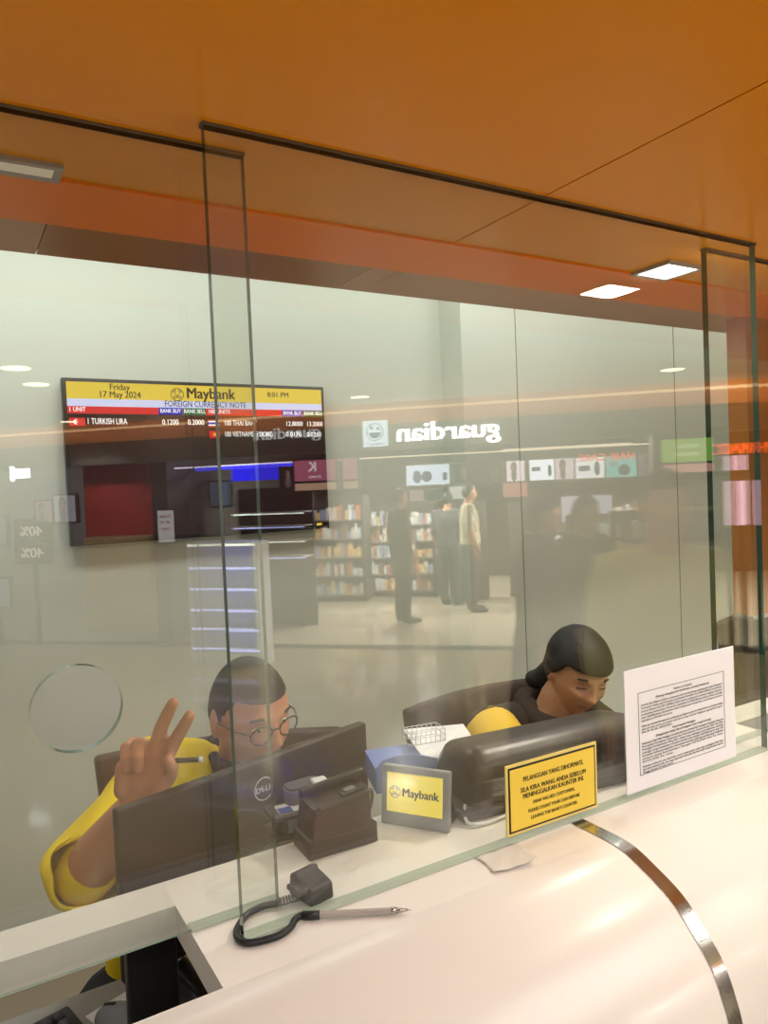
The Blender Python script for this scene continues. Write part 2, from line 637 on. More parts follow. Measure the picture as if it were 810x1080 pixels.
cx, cz, TW, TH_ = 0.9375, 1.839, 1.073, 0.626
t = thing('television', 'wall-mounted television listing foreign currency rates under a yellow header', 'television', (cx, YT, cz))
mb = MB()
mb.box(-TW / 2, TW / 2, 0.0, 0.04, -TH_ / 2, TH_ / 2, 0, bev=0.004)
mb.box(-0.3, 0.3, 0.035, 0.0597, -0.2, 0.2, 0)
mb.build('casing', black_pl, t)
sw, sh_ = TW / 2 - 0.014, TH_ / 2 - 0.014
scr = glow('screen_black', (40, 18, 20), 0.55)
scr = mat('screen_surface', (10, 8, 9), 0.3, emit=1.0, ecol=(32, 14, 15), spec=0.3)
Y_S = -0.001
so = MB().box(-sw, sw, Y_S, 0.001, -sh_, sh_).build('screen', scr, t)
ztop = sh_
H_ = 2 * sh_


def xs(px):
    return tv(px, 430).x - cx


def band(name, x0, x1, f0, f1, m, dy=0.0016):
    return MB().quad((x0, -dy, ztop - f1 * H_), (x1, -dy, ztop - f1 * H_), (x1, -dy, ztop - f0 * H_), (x0, -dy, ztop - f0 * H_)).build(name, m, so)


E_y = glow('screen_yellow', (232, 200, 76), 1.1)
E_w = glow('screen_lilac', (212, 212, 244), 1.15)
E_r = glow('screen_red', (224, 50, 50), 1.05)
E_b = glow('screen_blue', (28, 34, 190), 0.9)
E_g = glow('screen_green', (22, 110, 62), 0.9)
E_t = glow('screen_text_white', (250, 246, 246), 1.4)
E_k = mat('screen_text_black', (24, 18, 22), 0.6)
E_n = glow('screen_text_navy', (40, 36, 110), 0.6)
band('header_band', -sw, sw, 0.0, 0.105, E_y)
band('title_band', -sw, sw, 0.105, 0.152, E_w)
band('column_band', -sw, sw, 0.152, 0.198, E_r)
for a, b_ in ((167, 192), (297, 318.5)):
    band('buy_cell', xs(a), xs(b_), 0.152, 0.198, E_b, 0.002)
for a, b_ in ((192.5, 217), (319, 341)):
    band('sell_cell', xs(a), xs(b_), 0.152, 0.198, E_g, 0.002)


def zf(f):
    return ztop - f * H_


def wpx(a, b_):
    return xs(b_) - xs(a)


text_mesh([('Friday', xs(127), zf(0.045), 0.034, 'CENTER', 0.018, wpx(117, 138)),
           ('17 May 2024', xs(127), zf(0.093), 0.034, 'CENTER', 0.018, wpx(106.5, 149)),
           ('8:01 PM', xs(293.5), zf(0.062), 0.03, 'CENTER', 0.018, wpx(283, 305))],
          'header_lettering', E_k, so, (0, -0.0024, 0))
text_mesh([('Maybank', xs(196.5), zf(0.086), 0.062, 'LEFT', 0.03, wpx(196.5, 247))], 'logo_lettering', E_k, so, (0, -0.0024, 0))
text_mesh([('FOREIGN CURRENCY NOTE', xs(173.5), zf(0.144), 0.034, 'LEFT', 0.006, wpx(173.5, 259))], 'title_lettering', E_n, so, (0, -0.0024, 0))
text_mesh([('1 UNIT', xs(72), zf(0.185), 0.024, 'LEFT', 0.006, wpx(72, 89)),
           ('BANK BUY', xs(168.5), zf(0.185), 0.022, 'LEFT', 0.006, wpx(168.5, 190)),
           ('BANK SELL', xs(193.5), zf(0.185), 0.022, 'LEFT', 0.006, wpx(193.5, 216)),
           ('100 UNITS', xs(219), zf(0.185), 0.022, 'LEFT', 0.006, wpx(219, 241)),
           ('BANK BUY', xs(298), zf(0.185), 0.022, 'LEFT', 0.006, wpx(298, 317)),
           ('BANK SELL', xs(320), zf(0.185), 0.022, 'LEFT', 0.006, wpx(320, 339)),
           ('1 TURKISH LIRA', xs(90.5), zf(0.263), 0.032, 'LEFT', 0.006, wpx(90.5, 132)),
           ('0.1200', xs(170), zf(0.263), 0.030, 'LEFT', 0.006, wpx(170, 187)),
           ('0.2000', xs(197), zf(0.263), 0.030, 'LEFT', 0.006, wpx(197, 214)),
           ('100 THAI BAHT', xs(235), zf(0.266), 0.030, 'LEFT', 0.004, wpx(235, 269)),
           ('12.8000', xs(300), zf(0.266), 0.028, 'LEFT', 0.004, wpx(300, 317)),
           ('13.2000', xs(322), zf(0.266), 0.028, 'LEFT', 0.004, wpx(322, 338)),
           ('100 VIETNAMESE DONG', xs(235), zf(0.342), 0.030, 'LEFT', 0.004, wpx(235, 285)),
           ('0.0170', xs(300), zf(0.342), 0.028, 'LEFT', 0.004, wpx(300, 316)),
           ('0.0210', xs(322), zf(0.342), 0.028, 'LEFT', 0.004, wpx(322, 337))],
          'rate_lettering', E_t, so, (0, -0.0026, 0))
# flags
band('turkish_flag', xs(72), xs(89), 0.225, 0.275, E_r, 0.002)


def disc(mb, x, z, r, y, mi=0, n=24, r2=None):
    if r2 is None:
        f = mb.bm.faces.new([mb.bm.verts.new((x + r * math.cos(2 * PI * j / n), y, z + r * math.sin(2 * PI * j / n))) for j in range(n)])
        f.material_index = mi
    else:
        for j in range(n):
            a, b_ = 2 * PI * j / n, 2 * PI * (j + 1) / n
            mb.quad((x + r2 * math.cos(a), y, z + r2 * math.sin(a)), (x + r * math.cos(a), y, z + r * math.sin(a)),
                    (x + r * math.cos(b_), y, z + r * math.sin(b_)), (x + r2 * math.cos(b_), y, z + r2 * math.sin(b_)), mi)


mb = MB()
fx = xs(79.5)
disc(mb, fx, zf(0.25), 0.0095, -0.0022, 0)
disc(mb, fx + 0.0035, zf(0.25), 0.0075, -0.0024, 1)
mb.build('flag_crescent', [E_t, E_r], so)
for f0, f1, m in ((0.228, 0.236, E_r), (0.236, 0.244, E_t), (0.244, 0.26, E_b), (0.26, 0.268, E_t), (0.268, 0.276, E_r)):
    band('thai_flag_stripe', xs(219), xs(230), f0, f1, m, 0.002)
band('vietnamese_flag', xs(219.5), xs(230.5), 0.305, 0.352, E_r, 0.002)


def star(mb, x, z, r, y, mi=0):
    vs = [mb.bm.verts.new((x + (r if k % 2 == 0 else r * .4) * math.sin(k * PI / 5), y, z + (r if k % 2 == 0 else r * .4) * math.cos(k * PI / 5))) for k in range(10)]
    c = mb.bm.verts.new((x, y, z))
    for k in range(10):
        f = mb.bm.faces.new([c, vs[(k + 1) % 10], vs[k]])
        f.material_index = mi


mb = MB()
star(mb, xs(225), zf(0.3285), 0.010, -0.0024)
mb.build('flag_star', glow('screen_star', (240, 210, 60), 0.9), so)


def tiger_badge(mb, x, z, r, y):
    """Round head emblem drawn as ring, ears and stripes."""
    disc(mb, x, z, r, y, 0, 32, r * 0.9)
    for a0, a1, rr in ((20, 80, .68), (100, 160, .68), (200, 250, .62), (290, 340, .62), (30, 70, .42), (110, 150, .42), (215, 325, .36)):
        for j in range(6):
            u = R(a0 + (a1 - a0) * j / 6)
            w = R(a0 + (a1 - a0) * (j + 1) / 6)
            mb.quad((x + rr * r * math.cos(u), y, z + rr * r * math.sin(u)), (x + (rr + .13) * r * math.cos(u), y, z + (rr + .13) * r * math.sin(u)),
                    (x + (rr + .13) * r * math.cos(w), y, z + (rr + .13) * r * math.sin(w)), (x + rr * r * math.cos(w), y, z + rr * r * math.sin(w)))
    for sx in (-1, 1):
        mb.quad((x + sx * .12 * r, y, z - .1 * r), (x + sx * .4 * r, y, z - .02 * r), (x + sx * .4 * r, y, z + .1 * r), (x + sx * .12 * r, y, z + .02 * r))
    mb.quad((x - .1 * r, y, z - .3 * r), (x + .1 * r, y, z - .3 * r), (x + .05 * r, y, z - .05 * r), (x - .05 * r, y, z - .05 * r))


mb = MB()
tiger_badge(mb, xs(187.5), zf(0.063), 0.026, -0.0024)
mb.build('logo_emblem', E_k, so)
MB().box(sw - 0.05, sw - 0.025, -0.003, 0, -TH_ / 2 + 0.016, -TH_ / 2 + 0.026).build('energy_sticker', E_y, t)

# ------------------------------------------------------------------ lamps in the soffit
lamp_w = glow('lamp_face', (255, 244, 222), 9.0)
lamp_off = glow('lamp_face_dim', (200, 180, 150), 0.5)


def lamp(name, label, x0, x1, y0, y1, z, face, power=0, color=(1, .9, .75)):
    t = thing(name, label, 'light', ((x0 + x1) / 2, (y0 + y1) / 2, z))
    w, d = (x1 - x0) / 2, (y1 - y0) / 2
    mb = MB()
    mb.box(-w - .01, w + .01, -d - .01, -d, -.004, .004)
    mb.box(-w - .01, w + .01, d, d + .01, -.004, .004)
    mb.box(-w - .01, -w, -d, d, -.004, .004)
    mb.box(w, w + .01, -d, d, -.004, .004)
    mb.build('frame', silver, t)
    MB().box(-w, w, -d, d, -.002, .003).build('diffuser', face, t)
    if power:
        L = bpy.data.lights.new('lamp_light', 'AREA')
        L.shape = 'RECTANGLE'
        L.size, L.size_y = 2 * w, 2 * d
        L.energy = power
        L.color = color
        o = bpy.data.objects.new('lamp_light', L)
        C.objects.link(o)
        o.location = ((x0 + x1) / 2, (y0 + y1) / 2, z - 0.006)
    return t


lamp('soffit_light', 'bright square downlight in the orange soffit behind the glass', 1.309, 1.404, 0.15, 0.232, ZS - 0.002, lamp_w, 9)
lamp('soffit_light', 'dim square downlight in the orange soffit above the left pane', 0.05, 0.150, 0.200, 0.232, ZS - 0.002, glow('lamp_face_faint', (214, 196, 168), .55))
lamp('soffit_light', 'square downlight in the orange soffit on the customer side', 1.307, 1.407, -0.372, -0.307, ZS - 0.002, glow('lamp_face_cream', (255, 236, 190), 7.0), 4)

# ------------------------------------------------------------------ things on the counter
# monitor
m0, m1 = Vector((0.200, 0.29, 0)), Vector((0.705, 0.425, 0))
ang = math.atan2(m1.y - m0.y, m1.x - m0.x)
MW = (m1 - m0).length
mc = (m0 + m1) / 2
MZ = P(121, 857, 1, 0.29).z
t = thing('computer_monitor', 'dark back of a wide computer monitor hiding the waving person', 'monitor', (mc.x, mc.y, 0.86), ang)
zt_ = MZ - 0.86
mb = MB()
mb.box(-MW / 2, MW / 2, 0, 0.022, zt_ - 0.27, zt_, 0, bev=0.005)
mb.box(-MW / 2 + 0.07, MW / 2 - 0.07, -0.016, 0.004, zt_ - 0.25, zt_ - 0.15, 0, bev=0.008)
mb.build('casing', mon_back, t)
MB().box(-MW / 2 + 0.008, MW / 2 - 0.008, 0.0222, 0.0232, zt_ - 0.26, zt_ - 0.01).build('screen', glow('monitor_screen', (190, 200, 214), 0.5), t)
mb = MB()
mb.box(-0.035, 0.035, -0.05, -0.014, 0.0, zt_ - 0.17, 0, bev=0.006)
mb.build('neck', mon_back, t)
MB().box(-0.12, 0.12, -0.12, 0.08, 0.0, 0.014, 0, bev=0.005).build('base', mon_back, t)
lw = mat('logo_white', (225, 222, 220), 0.4)
lc = P(289, 831, 1, 0.35)
lx, lz = 0.005, lc.z - 0.86
lg = MB()
disc(lg, lx, lz, 0.0205, -0.0012, 0, 40, 0.0185)
lo = lg.build('logo_ring', lw, t)
text_mesh([('D', lx - 0.0125, lz - 0.005, 0.014, 'CENTER', .03), ('L', lx + 0.0065, lz - 0.005, 0.014, 'CENTER', .03), ('L', lx + 0.0135, lz - 0.005, 0.014, 'CENTER', .03)],
          'logo_lettering', lw, t, (0, -0.0012, 0))
e_ = text_mesh([('E', 0, -0.005, 0.014, 'CENTER', .03)], 'logo_letter', lw, t, (lx - 0.003, -0.0012, lz + 0.0), (0, R(-30), 0))

# dark ID reader
t = thing('document_scanner', 'dark brown box-shaped document reader with sloped top beside the monitor', 'scanner', (0.437, 0.129, ZC), R(-2))
mb = MB()
mb.prism([(0.002, 0.0), (0.115, 0.0), (0.115, 0.03), (0.105, 0.038), (0.105, 0.082), (0.012, 0.050 + 0.02)], 0.0, 0.062, 'y', 0, bev=0.002)
mb.box(0.0, 0.112, -0.001, 0.064, 0.0, 0.028, 0, bev=0.002)
mb.build('body', dev_brown, t)
mb = MB()
Ms = Matrix.Translation((0.012, 0, 0.071)) @ Matrix.Rotation(-math.atan2(0.012, 0.093), 4, 'Y')
mb.box(0.0, 0.112, 0.05, 0.062, 0.0, 0.014, 0, bev=0.003, M=Ms)
mb.box(-0.002, 0.010, 0.0, 0.062, 0.0, 0.004, 0, bev=0.001, M=Ms)
mb.build('guide_rail', dev_dark, t)
mb = MB()
mb.box(0.052, 0.096, 0.012, 0.034, -0.002, 0.002, 0, bev=0.0015, M=Ms)
mb.build('reader_slot', dev_dark, t)
mb = MB()
mb.box(0.060, 0.078, 0.018, 0.03, 0.001, 0.0042, 0, bev=0.001, M=Ms)
mb.build('reader_lens', grey_pl, t)
mb = MB()
mb.tube(catmull([(0.104, 0.03, 0.07), (0.125, 0.036, 0.066), (0.132, 0.05, 0.04), (0.135, 0.075, 0.012), (0.13, 0.1, 0.006)]), 0.0028, 8)
mb.build('cable', grey_dark, t)

# round-cornered grey card device
q = P(325, 840, 1, 0.24)
t = thing('card_reader', 'small grey rounded reader with white button between monitor and scanner', 'reader', (q.x - 0.004, 0.235, ZC), R(-4))
out = []
for cxx, cyy, a0 in ((0.022, 0.012, -90), (0.022, 0.03, 0), (-0.02, 0.025, 90), (-0.02, 0.012, 180)):
    for k in range(5):
        a = R(a0 + 22.5 * k)
        out.append((cxx + 0.012 * math.cos(a), cyy + 0.012 * math.sin(a)))
mb = MB()
mb.prism(out, 0.0, 0.062, 'z', 0, bev=0.002)
mb.build('body', grey_pl, t)
mb = MB()
mb.prism([(x * 0.94, 0.019 + (y - 0.019) * 0.94) for x, y in out], 0.062, 0.066, 'z', 0, bev=0.0015)
mb.build('top_plate', grey_dark, t)
MB().box(0.012, 0.038, -0.004, 0.02, 0.046, 0.071, 0, bev=0.003).build('button', white_pl, t)

# low dark tray with a blue and white card box
q = P(296, 893, 2, ZC)
t = thing('card_printer', 'dark box holding a blue and white card left of the scanner', 'printer', (q.x + 0.014, q.y + 0.012, ZC), R(-6))
mb = MB()
mb.box(-0.018, 0.075, 0.0, 0.06, 0.0, 0.008, 0, bev=0.002)
mb.box(-0.004, 0.07, 0.006, 0.056, 0.008, 0.03, 0, bev=0.002)
mb.box(-0.018, 0.075, 0.002, 0.06, 0.030, 0.037, 0, bev=0.002)
mb.build('body', dev_brown, t)
mb = MB()
mb.box(-0.004, 0.05, 0.012, 0.045, 0.037, 0.0395, 0)
cb = mb.build('card', white_card, t)
MB().box(-0.003, 0.018, 0.011, 0.03, 0.0395, 0.0405, 0).build('card_label', navy_ink, cb)
MB().box(0.006, 0.03, 0.0035, 0.0062, 0.009, 0.029, 0).build('front_label', grey_pl, t)

# Maybank display
A = Vector((0.586, 0.176, 0))
B = Vector((0.653, 0.079, 0))
ang = math.atan2(B.y - A.y, B.x - A.x)
W = (B - A).length
mid = (A + B) / 2
t = thing('customer_display', 'silver desktop display glowing yellow with the bank name', 'display', (mid.x, mid.y, ZC), ang)
tilt = R(-9)
Mt = Matrix.Rotation(tilt, 4, 'X')
hh = 0.094
mb = MB()
mb.box(-W / 2, W / 2, 0.0, 0.014, 0.0, hh, 0, bev=0.003, M=Mt)
fr = mb.build('frame', silver, t)
mb = MB()
mb.prism([(0.012, 0.0), (0.062, 0.0), (0.05, 0.02), (0.026, 0.086)], -W / 2 + 0.006, W / 2 - 0.006, 'x', 0, bev=0.003)
mb.build('rear_housing', black_pl, t)
scy = mat('display_yellow', (236, 216, 92), 0.35, emit=0.5, ecol=(236, 214, 84))
mb = MB()
mb.box(-W / 2 + .011, W / 2 - .011, -0.0012, 0.001, 0.022, hh - 0.011, 0, M=Mt)
sc = mb.build('screen', scy, t)
lf = text_mesh([('Maybank', -0.0215, 0.048, 0.0185, 'LEFT', .03, 0.062)], 'logo_lettering', ink_grey, sc, (0, 0, 0), (tilt, 0, 0))
lf.location = (0, -0.0016, 0)
mb = MB()
tiger_badge(mb, -0.0335, 0.0535, 0.0098, -0.0016)
e_ = mb.build('logo_emblem', ink_grey, sc, (0, 0, 0), (tilt, 0, 0))

# blue and white carton with wire tray
q = P(450, 815, 1, 0.27)
t = thing('leaflet_box', 'open blue and white box behind the yellow display', 'box', (0.772, 0.235, ZC), R(-18))
mb = MB()
arc = [(0.0, 0.0), (0.0, 0.066)] + [(-0.095 + 0.095 * math.cos(a), 0.045 + 0.038 * math.sin(a) + 0.021 * math.cos(a)) for a in [R(18 * k) for k in range(1, 9)]] + [(-0.178, 0.03), (-0.15, 0.0)]
prof_b = [(0.0, 0.0), (0.0, 0.062), (-0.03, 0.078), (-0.07, 0.096), (-0.10, 0.098), (-0.125, 0.090), (-0.138, 0.07), (-0.14, 0.0)]
ZK = Matrix.Diagonal((1, 1, 0.66, 1))
mb.prism(prof_b, 0.0, 0.004, 'y', 0, M=ZK)
mb.prism([(0.0, 0.0), (0.0, 0.062), (-0.03, 0.072), (-0.14, 0.068), (-0.14, 0.0)], 0.004, 0.10, 'y', 0, M=ZK)
mb.prism([(0.0, 0.0), (0.055, 0.03), (0.062, 0.075), (0.0, 0.062)], 0.0, 0.012, 'y', 0, M=ZK)
mb.build('body', blue_card, t)
mb = MB()
tb = bmesh.new()
top = [(-0.055, 0.004, 0.092), (-0.03, 0.004, 0.0795), (0.002, 0.002, 0.0635), (0.064, 0.006, 0.0765), (0.06, 0.10, 0.112), (-0.06, 0.11, 0.112)]
A_ = [tb.verts.new(v) for v in top]
B_ = [tb.verts.new((v[0], v[1], v[2] - 0.003)) for v in top]
tb.faces.new(A_)
tb.faces.new(B_[::-1])
for k in range(6):
    tb.faces.new([A_[k], B_[k], B_[(k + 1) % 6], A_[(k + 1) % 6]])
bmesh.ops.recalc_face_normals(tb, faces=tb.faces)
mb.add(tb, 0, False, ZK)
ld = mb.build('lid', white_card, t)
text_mesh([('OIL', 0, 0, .016, 'CENTER', 0)], 'lid_print', mat('faint_print', (150, 160, 190), .6), ld, (0.02, 0.045, 0.0945), (R(-70), 0, 0)) if False else None
wt = thing('wire_tray', 'small clear wire tray resting on the blue and white box', 'tray', (0.752, 0.29, ZC + 0.071), R(-10))
mb = MB()
for k in range(8):
    x = -0.035 + k * 0.010
    mb.tube([(x, -0.02, 0.0), (x, -0.02, 0.022)], 0.0007, 6)
    mb.tube([(x, 0.02, 0.0), (x, 0.02, 0.022)], 0.0007, 6)
for z in (0.0, 0.011, 0.022):
    mb.tube([(-0.035, -0.02, z), (0.035, -0.02, z), (0.035, 0.02, z), (-0.035, 0.02, z), (-0.035, -0.02, z)], 0.0009, 6)
mb.build('wire_frame', mat('pale_wire', (190, 190, 188), .3, .6), wt)

# dark banknote counter hood
t = thing('note_counter', 'dark rounded hood of a banknote counter behind the yellow notice', 'machine', (0.915, 0.142, ZC), R(-6.5))
Mn = Matrix.Translation((-0.915, -0.145, 0)) @ Matrix.Diagonal((1, 1, 0.94, 1))
prof = [(0.075, 0.0), (0.072, 0.06)]
for k in range(9):
    a = R(190 - 12.5 * k)
    prof.append((0.118 + 0.046 * math.cos(a), 0.066 + 0.046 * math.sin(a)))
prof += [(0.19, 0.10), (0.215, 0.07), (0.215, 0.0)]
mb = MB()
NS = 40
tb = bmesh.new()
rings = []
x_l, x_r = 0.725, 1.105
for i in range(NS + 1):
    u = i / NS
    x = x_l + (x_r - x_l) * u
    e = min(u, 1 - u) * (x_r - x_l)
    k = 1.0 if e > 0.03 else 0.80 + 0.20 * math.sqrt(max(0, 1 - (1 - e / 0.03) ** 2))
    rings.append([tb.verts.new((x, 0.145 + (y - 0.145) * k, z * k)) for y, z in prof])
for a, b_ in zip(rings, rings[1:]):
    for j in range(len(prof) - 1):
        tb.faces.new([a[j], b_[j], b_[j + 1], a[j + 1]]).smooth = True
tb.faces.new(rings[0])
tb.faces.new(rings[-1][::-1])
bmesh.ops.recalc_face_normals(tb, faces=tb.faces)
mb.add(tb, 0, False, Mn)
mb.build('hood', cash_m, t)
MB().box(0.70, 1.11, 0.068, 0.22, 0.0, 0.016, 0, bev=0.005, M=Mn).build('base', dev_dark, t)
mb = MB()
mb.tube(catmull([(0.72, 0.10, 0.016), (0.70, 0.06, 0.008), (0.73, 0.05, 0.004), (0.78, 0.06, 0.004)]), 0.003, 8, M=Mn)
mb.build('power_cable', white_pl, t)

# yellow notice fixed to the front pane
ya, yb = P(528, 810, 1, -0.001), P(631, 845, 1, -0.001)
yx0, yx1 = 0.703, 0.894
yz0, yz1 = ZC + 0.012, P(528, 810, 1, 0).z
t = thing('counter_notice', 'small yellow notice with black border fixed to the glass', 'notice', (0, -0.004, 0), 0)
Mr = Matrix.Translation(((yx0 + yx1) / 2, 0, (yz0 + yz1) / 2)) @ Matrix.Rotation(R(0.6), 4, 'Y')
w, h = (yx1 - yx0) / 2, (yz1 - yz0) / 2
mb = MB()
mb.box(-w, w, 0.0, 0.003, -h, h, 0, M=Mr)
nb = mb.build('laminated_sheet', yellow_pale, t)
mb = MB()
mb.box(-w + .004, w - .004, -0.0006, 0.0, -h + .004, h - .004, 0, M=Mr)
mb.build('border', ink, t)
mb = MB()
mb.box(-w + .007, w - .007, -0.0012, 0.0, -h + .007, h - .007, 0, M=Mr)
mb.build('card', yellow_card, t)
yc = ((yx0 + yx1) / 2, -0.0016, (yz0 + yz1) / 2)
text_mesh([('PELANGGAN YANG DIHORMATI,', 0, 0.0245, 0.0105, 'CENTER', .014, .126),
           ('SILA KIRA WANG ANDA SEBELUM', 0, 0.0085, 0.0105, 'CENTER', .014, .137),
           ('MENINGGALKAN KAUNTER INI.', 0, -0.0015, 0.0105, 'CENTER', .014, .128),
           ('DEAR VALUED CUSTOMERS,', 0, -0.0135, 0.0075, 'CENTER', .003, .088),
           ('PLEASE COUNT YOUR CASH BEFORE', 0, -0.0255, 0.0075, 'CENTER', .003, .108),
           ("LEAVING THE BANK'S COUNTER.", 0, -0.0365, 0.0075, 'CENTER', .003, .098)],
          'lettering', ink, t, yc, (0, R(0.6), 0), 0.0002)

# white A4 notice
wx0, wx1 = 0.966, 1.264
wz1, wz0 = 1.697 - 0.379 * 0.86, 1.697 - 0.6235 * 0.86
wz0 = max(wz0, ZC + 0.008)
t = thing('customer_notice', 'white landscape sheet of small print fixed to the right of the glass', 'notice', ((wx0 + wx1) / 2, -0.003, (wz0 + wz1) / 2))
w, h = (wx1 - wx0) / 2, (wz1 - wz0) / 2
MB().box(-w, w, 0, 0.002, -h, h).build('sheet', paper, t)
mb = MB()
bw, bh0, bh1 = w - 0.032, -h + 0.026, h - 0.042
k = 0.0006
for a in ((-bw, bw, bh1 - k, bh1), (-bw, bw, bh0, bh0 + k), (-bw, -bw + k, bh0, bh1), (bw - k, bw, bh0, bh1)):
    mb.box(a[0], a[1], -0.0006, 0, a[2], a[3])
mb.build('border', ink, t)
rows = [('Notice to Customer', 0, bh1 - 0.0105, 0.0062, 'CENTER', .03, 0.05),
        ('(Money-changing and wholesale currency business)', 0, bh1 - 0.0175, 0.0062, 'CENTER', .03, 0.145)]
para1 = ['Customer Due Diligence (CDD) is a requirement under the Anti-Money Laundering and Counter Financing of',
         'Terrorism Policy and Proceeds of Unlawful Activities Act 2001 (AMLA) and Money',
         'Services Business Act 2011 (MSBA). CDD must be conducted on money-changing customers',
         'conducting transactions of amount equivalent to RM3,000 and above. Please provide',
         'your identification documents when making any transaction involving an amount',
         'equivalent to RM3,000 and above.']
para2 = ['When any required information for conducting due diligence cannot be obtained from you, business dealing',
         'with you may not be proceeded with and we may consider lodging an appropriate report.',
         'RM3,000.']
para3 = ['Pelaksanaan Usaha Wajar Pelanggan merupakan keperluan di bawah Akta Pencegahan Pengubahan Wang dan',
         'Pencegahan Pembiayaan Keganasan dan Hasil daripada Aktiviti Haram 2001 dan Akta',
         'Perniagaan Perkhidmatan Wang 2011. Usaha wajar pelanggan mesti dijalankan terhadap',
         'pelanggan yang menjalankan transaksi bernilai sama dengan RM3,000 dan ke atas. Sila',
         'kemukakan dokumen pengenalan anda apabila membuat sebarang transaksi yang melibatkan',
         'amaun yang bersamaan dengan RM3,000 dan ke atas.',
         'RM3,000 ke atas.']
para4 = ['Sekiranya maklumat yang diperlukan untuk melaksanakan usaha wajar pelanggan tidak dapat',
         'diperolehi daripada anda, urus niaga tidak boleh diteruskan dan kami boleh mengemukakan laporan.',
         'Pelanggan Bersama Terhadap Kaunter.']
z = bh1 - 0.0265
full = 2 * bw - 0.012


def para(ls, z, step=0.0060):
    for i, s_ in enumerate(ls):
        last = i == len(ls) - 1
        rows.append((s_, -bw + 0.006, z, 0.0056, 'LEFT', 0.012, full * (0.36 if last else 1.0) if len(s_) > 40 or last else full))
        z -= step
    return z


z = para(para1, z) - 0.0042
z = para(para2, z) - 0.001
rows.append(('Notis kepada Pelanggan', 0, z, 0.0062, 'CENTER', .03, 0.062))
z -= 0.0068
rows.append(('(Pengurupan wang dan perniagaan mata wang borong)', 0, z, 0.0062, 'CENTER', .03, 0.15))
z -= 0.0078
z = para(para3, z, 0.0058) - 0.0035
z = para(para4, z, 0.0056)
rows = [(r_[0], r_[1], bh1 + (r_[2] - bh1) * 0.90, r_[3] * 0.86) + tuple(r_[4:]) for r_ in rows]
text_mesh(rows, 'lettering', ink, t, (0, -0.0008, 0), (0, 0, 0), 0.0001)

# receipt curling on the counter under the glass
t = tag(MB().build('x', paper2), '', '')
bpy.data.objects.remove(t)
tb = bmesh.new()
nx, ny = 14, 10
ra, rb, rc_, rd = Vector((0.640, -0.004, 0)), Vector((0.632, -0.055, 0)), Vector((0.700, -0.070, 0)), Vector((0.712, -0.008, 0))
G = []
for i in range(nx + 1):
    row = []
    for j in range(ny + 1):
        u, v = i / nx, j / ny
        p = ra.lerp(rd, u).lerp(rb.lerp(rc_, u), v)
        z = ZC + 0.0012 + 0.013 * max(0, u - 0.45) ** 1.5 * (0.4 + v) + 0.005 * max(0, v - .6) + 0.0015 * math.sin(u * 7 + v * 4) ** 2
        row.append(tb.verts.new((p.x + 0.004 * math.sin(v * 3), p.y, z)))
    G.append(row)
for i in range(nx):
    for j in range(ny):
        tb.faces.new([G[i][j], G[i + 1][j], G[i + 1][j + 1], G[i][j + 1]]).smooth = True
mb = MB()
mb.add(tb, 0)
ro = mb.build('receipt', paper2)
sol = ro.modifiers.new('thick', 'SOLIDIFY')
sol.thickness = 0.0003
tag(ro, 'curled pale receipt lying on the counter below the yellow notice', 'receipt')

# pen holder, cord and pen
t = thing('pen_on_cord', 'clear ballpoint pen tied by a black cord to a black holder', 'pen', (0.40, 0.045, ZC))
mb = MB()
hz_ = R(-33)
Mh = Matrix.Rotation(R(12), 4, 'Z')
mb.prism([(-0.026, 0.0), (0.026, 0.0), (0.022, 0.030), (0.008, 0.036), (0.006, 0.030), (-0.008, 0.027), (-0.024, 0.022)], -0.019, 0.019, 'x', 0, bev=0.003, M=Mh)
mb.box(-0.034, -0.016, -0.02, 0.01, 0.018, 0.026, 0, bev=0.003, M=Mh)
mb.build('holder', black_pl, t)
off = Vector((-0.40, -0.045, 0))
coil = []
c0, c1 = Vector((-0.016, -0.006, 0.008)), Vector((-0.052, 0.0, 0.007))
for k in range(97):
    u = k / 96
    p = c0.lerp(c1, u)
    a = 2 * PI * 9 * u
    coil.append(p + Vector((0, 0.0048 * math.cos(a), 0.0048 * math.sin(a))))
mb = MB()
mb.tube(coil, 0.0011, 6)
mb.build('coil_spring', grey_dark, t)
loop = [Vector(p) + off for p in ((0.350, 0.045, 0.006), (0.330, 0.049, 0.006), (0.306, 0.042, 0.0055), (0.2865, 0.020, 0.005), (0.2815, 0.001, 0.005),
                                   (0.2885, -0.013, 0.005), (0.307, -0.0195, 0.005), (0.328, -0.0205, 0.005), (0.345, -0.013, 0.005), (0.354, -0.004, 0.006), (0.363, 0.000, 0.006), (0.372, -0.004, 0.006))]
mb = MB()
mb.tube(catmull(loop, 6), 0.0044, 12)
mb.build('cord', tube_black, t)
pe0, pe1 = Vector((0.366, -0.001, 0.0062)) + off, Vector((0.488, -0.068, 0.0052)) + off
dpe = (pe1 - pe0).normalized()
mb = MB()
mb.cyl(pe0, pe0 + dpe * 0.022, 0.0054, n=16)
mb.build('cord_sleeve', tube_black, t)
mb = MB()
mb.cyl(pe0 + dpe * 0.022, pe1 - dpe * 0.026, 0.0044, n=8, smooth=False)
mb.build('barrel', clear_pen, t)
mb = MB()
mb.cyl(pe1 - dpe * 0.026, pe1 - dpe * 0.02, 0.0046, n=12)
mb.cyl(pe1 - dpe * 0.02, pe1 - dpe * 0.005, 0.0038, 0.0016, n=12)
mb.cyl(pe1 - dpe * 0.005, pe1, 0.0008, 0.0004, n=8)
mb.build('tip', steel, t)
mb = MB()
mb.cyl(pe0 + dpe * 0.03 + Vector((0, 0, .0001)), pe1 - dpe * 0.03, 0.0018, n=8)
mb.build('ink_tube', ink_grey, t)

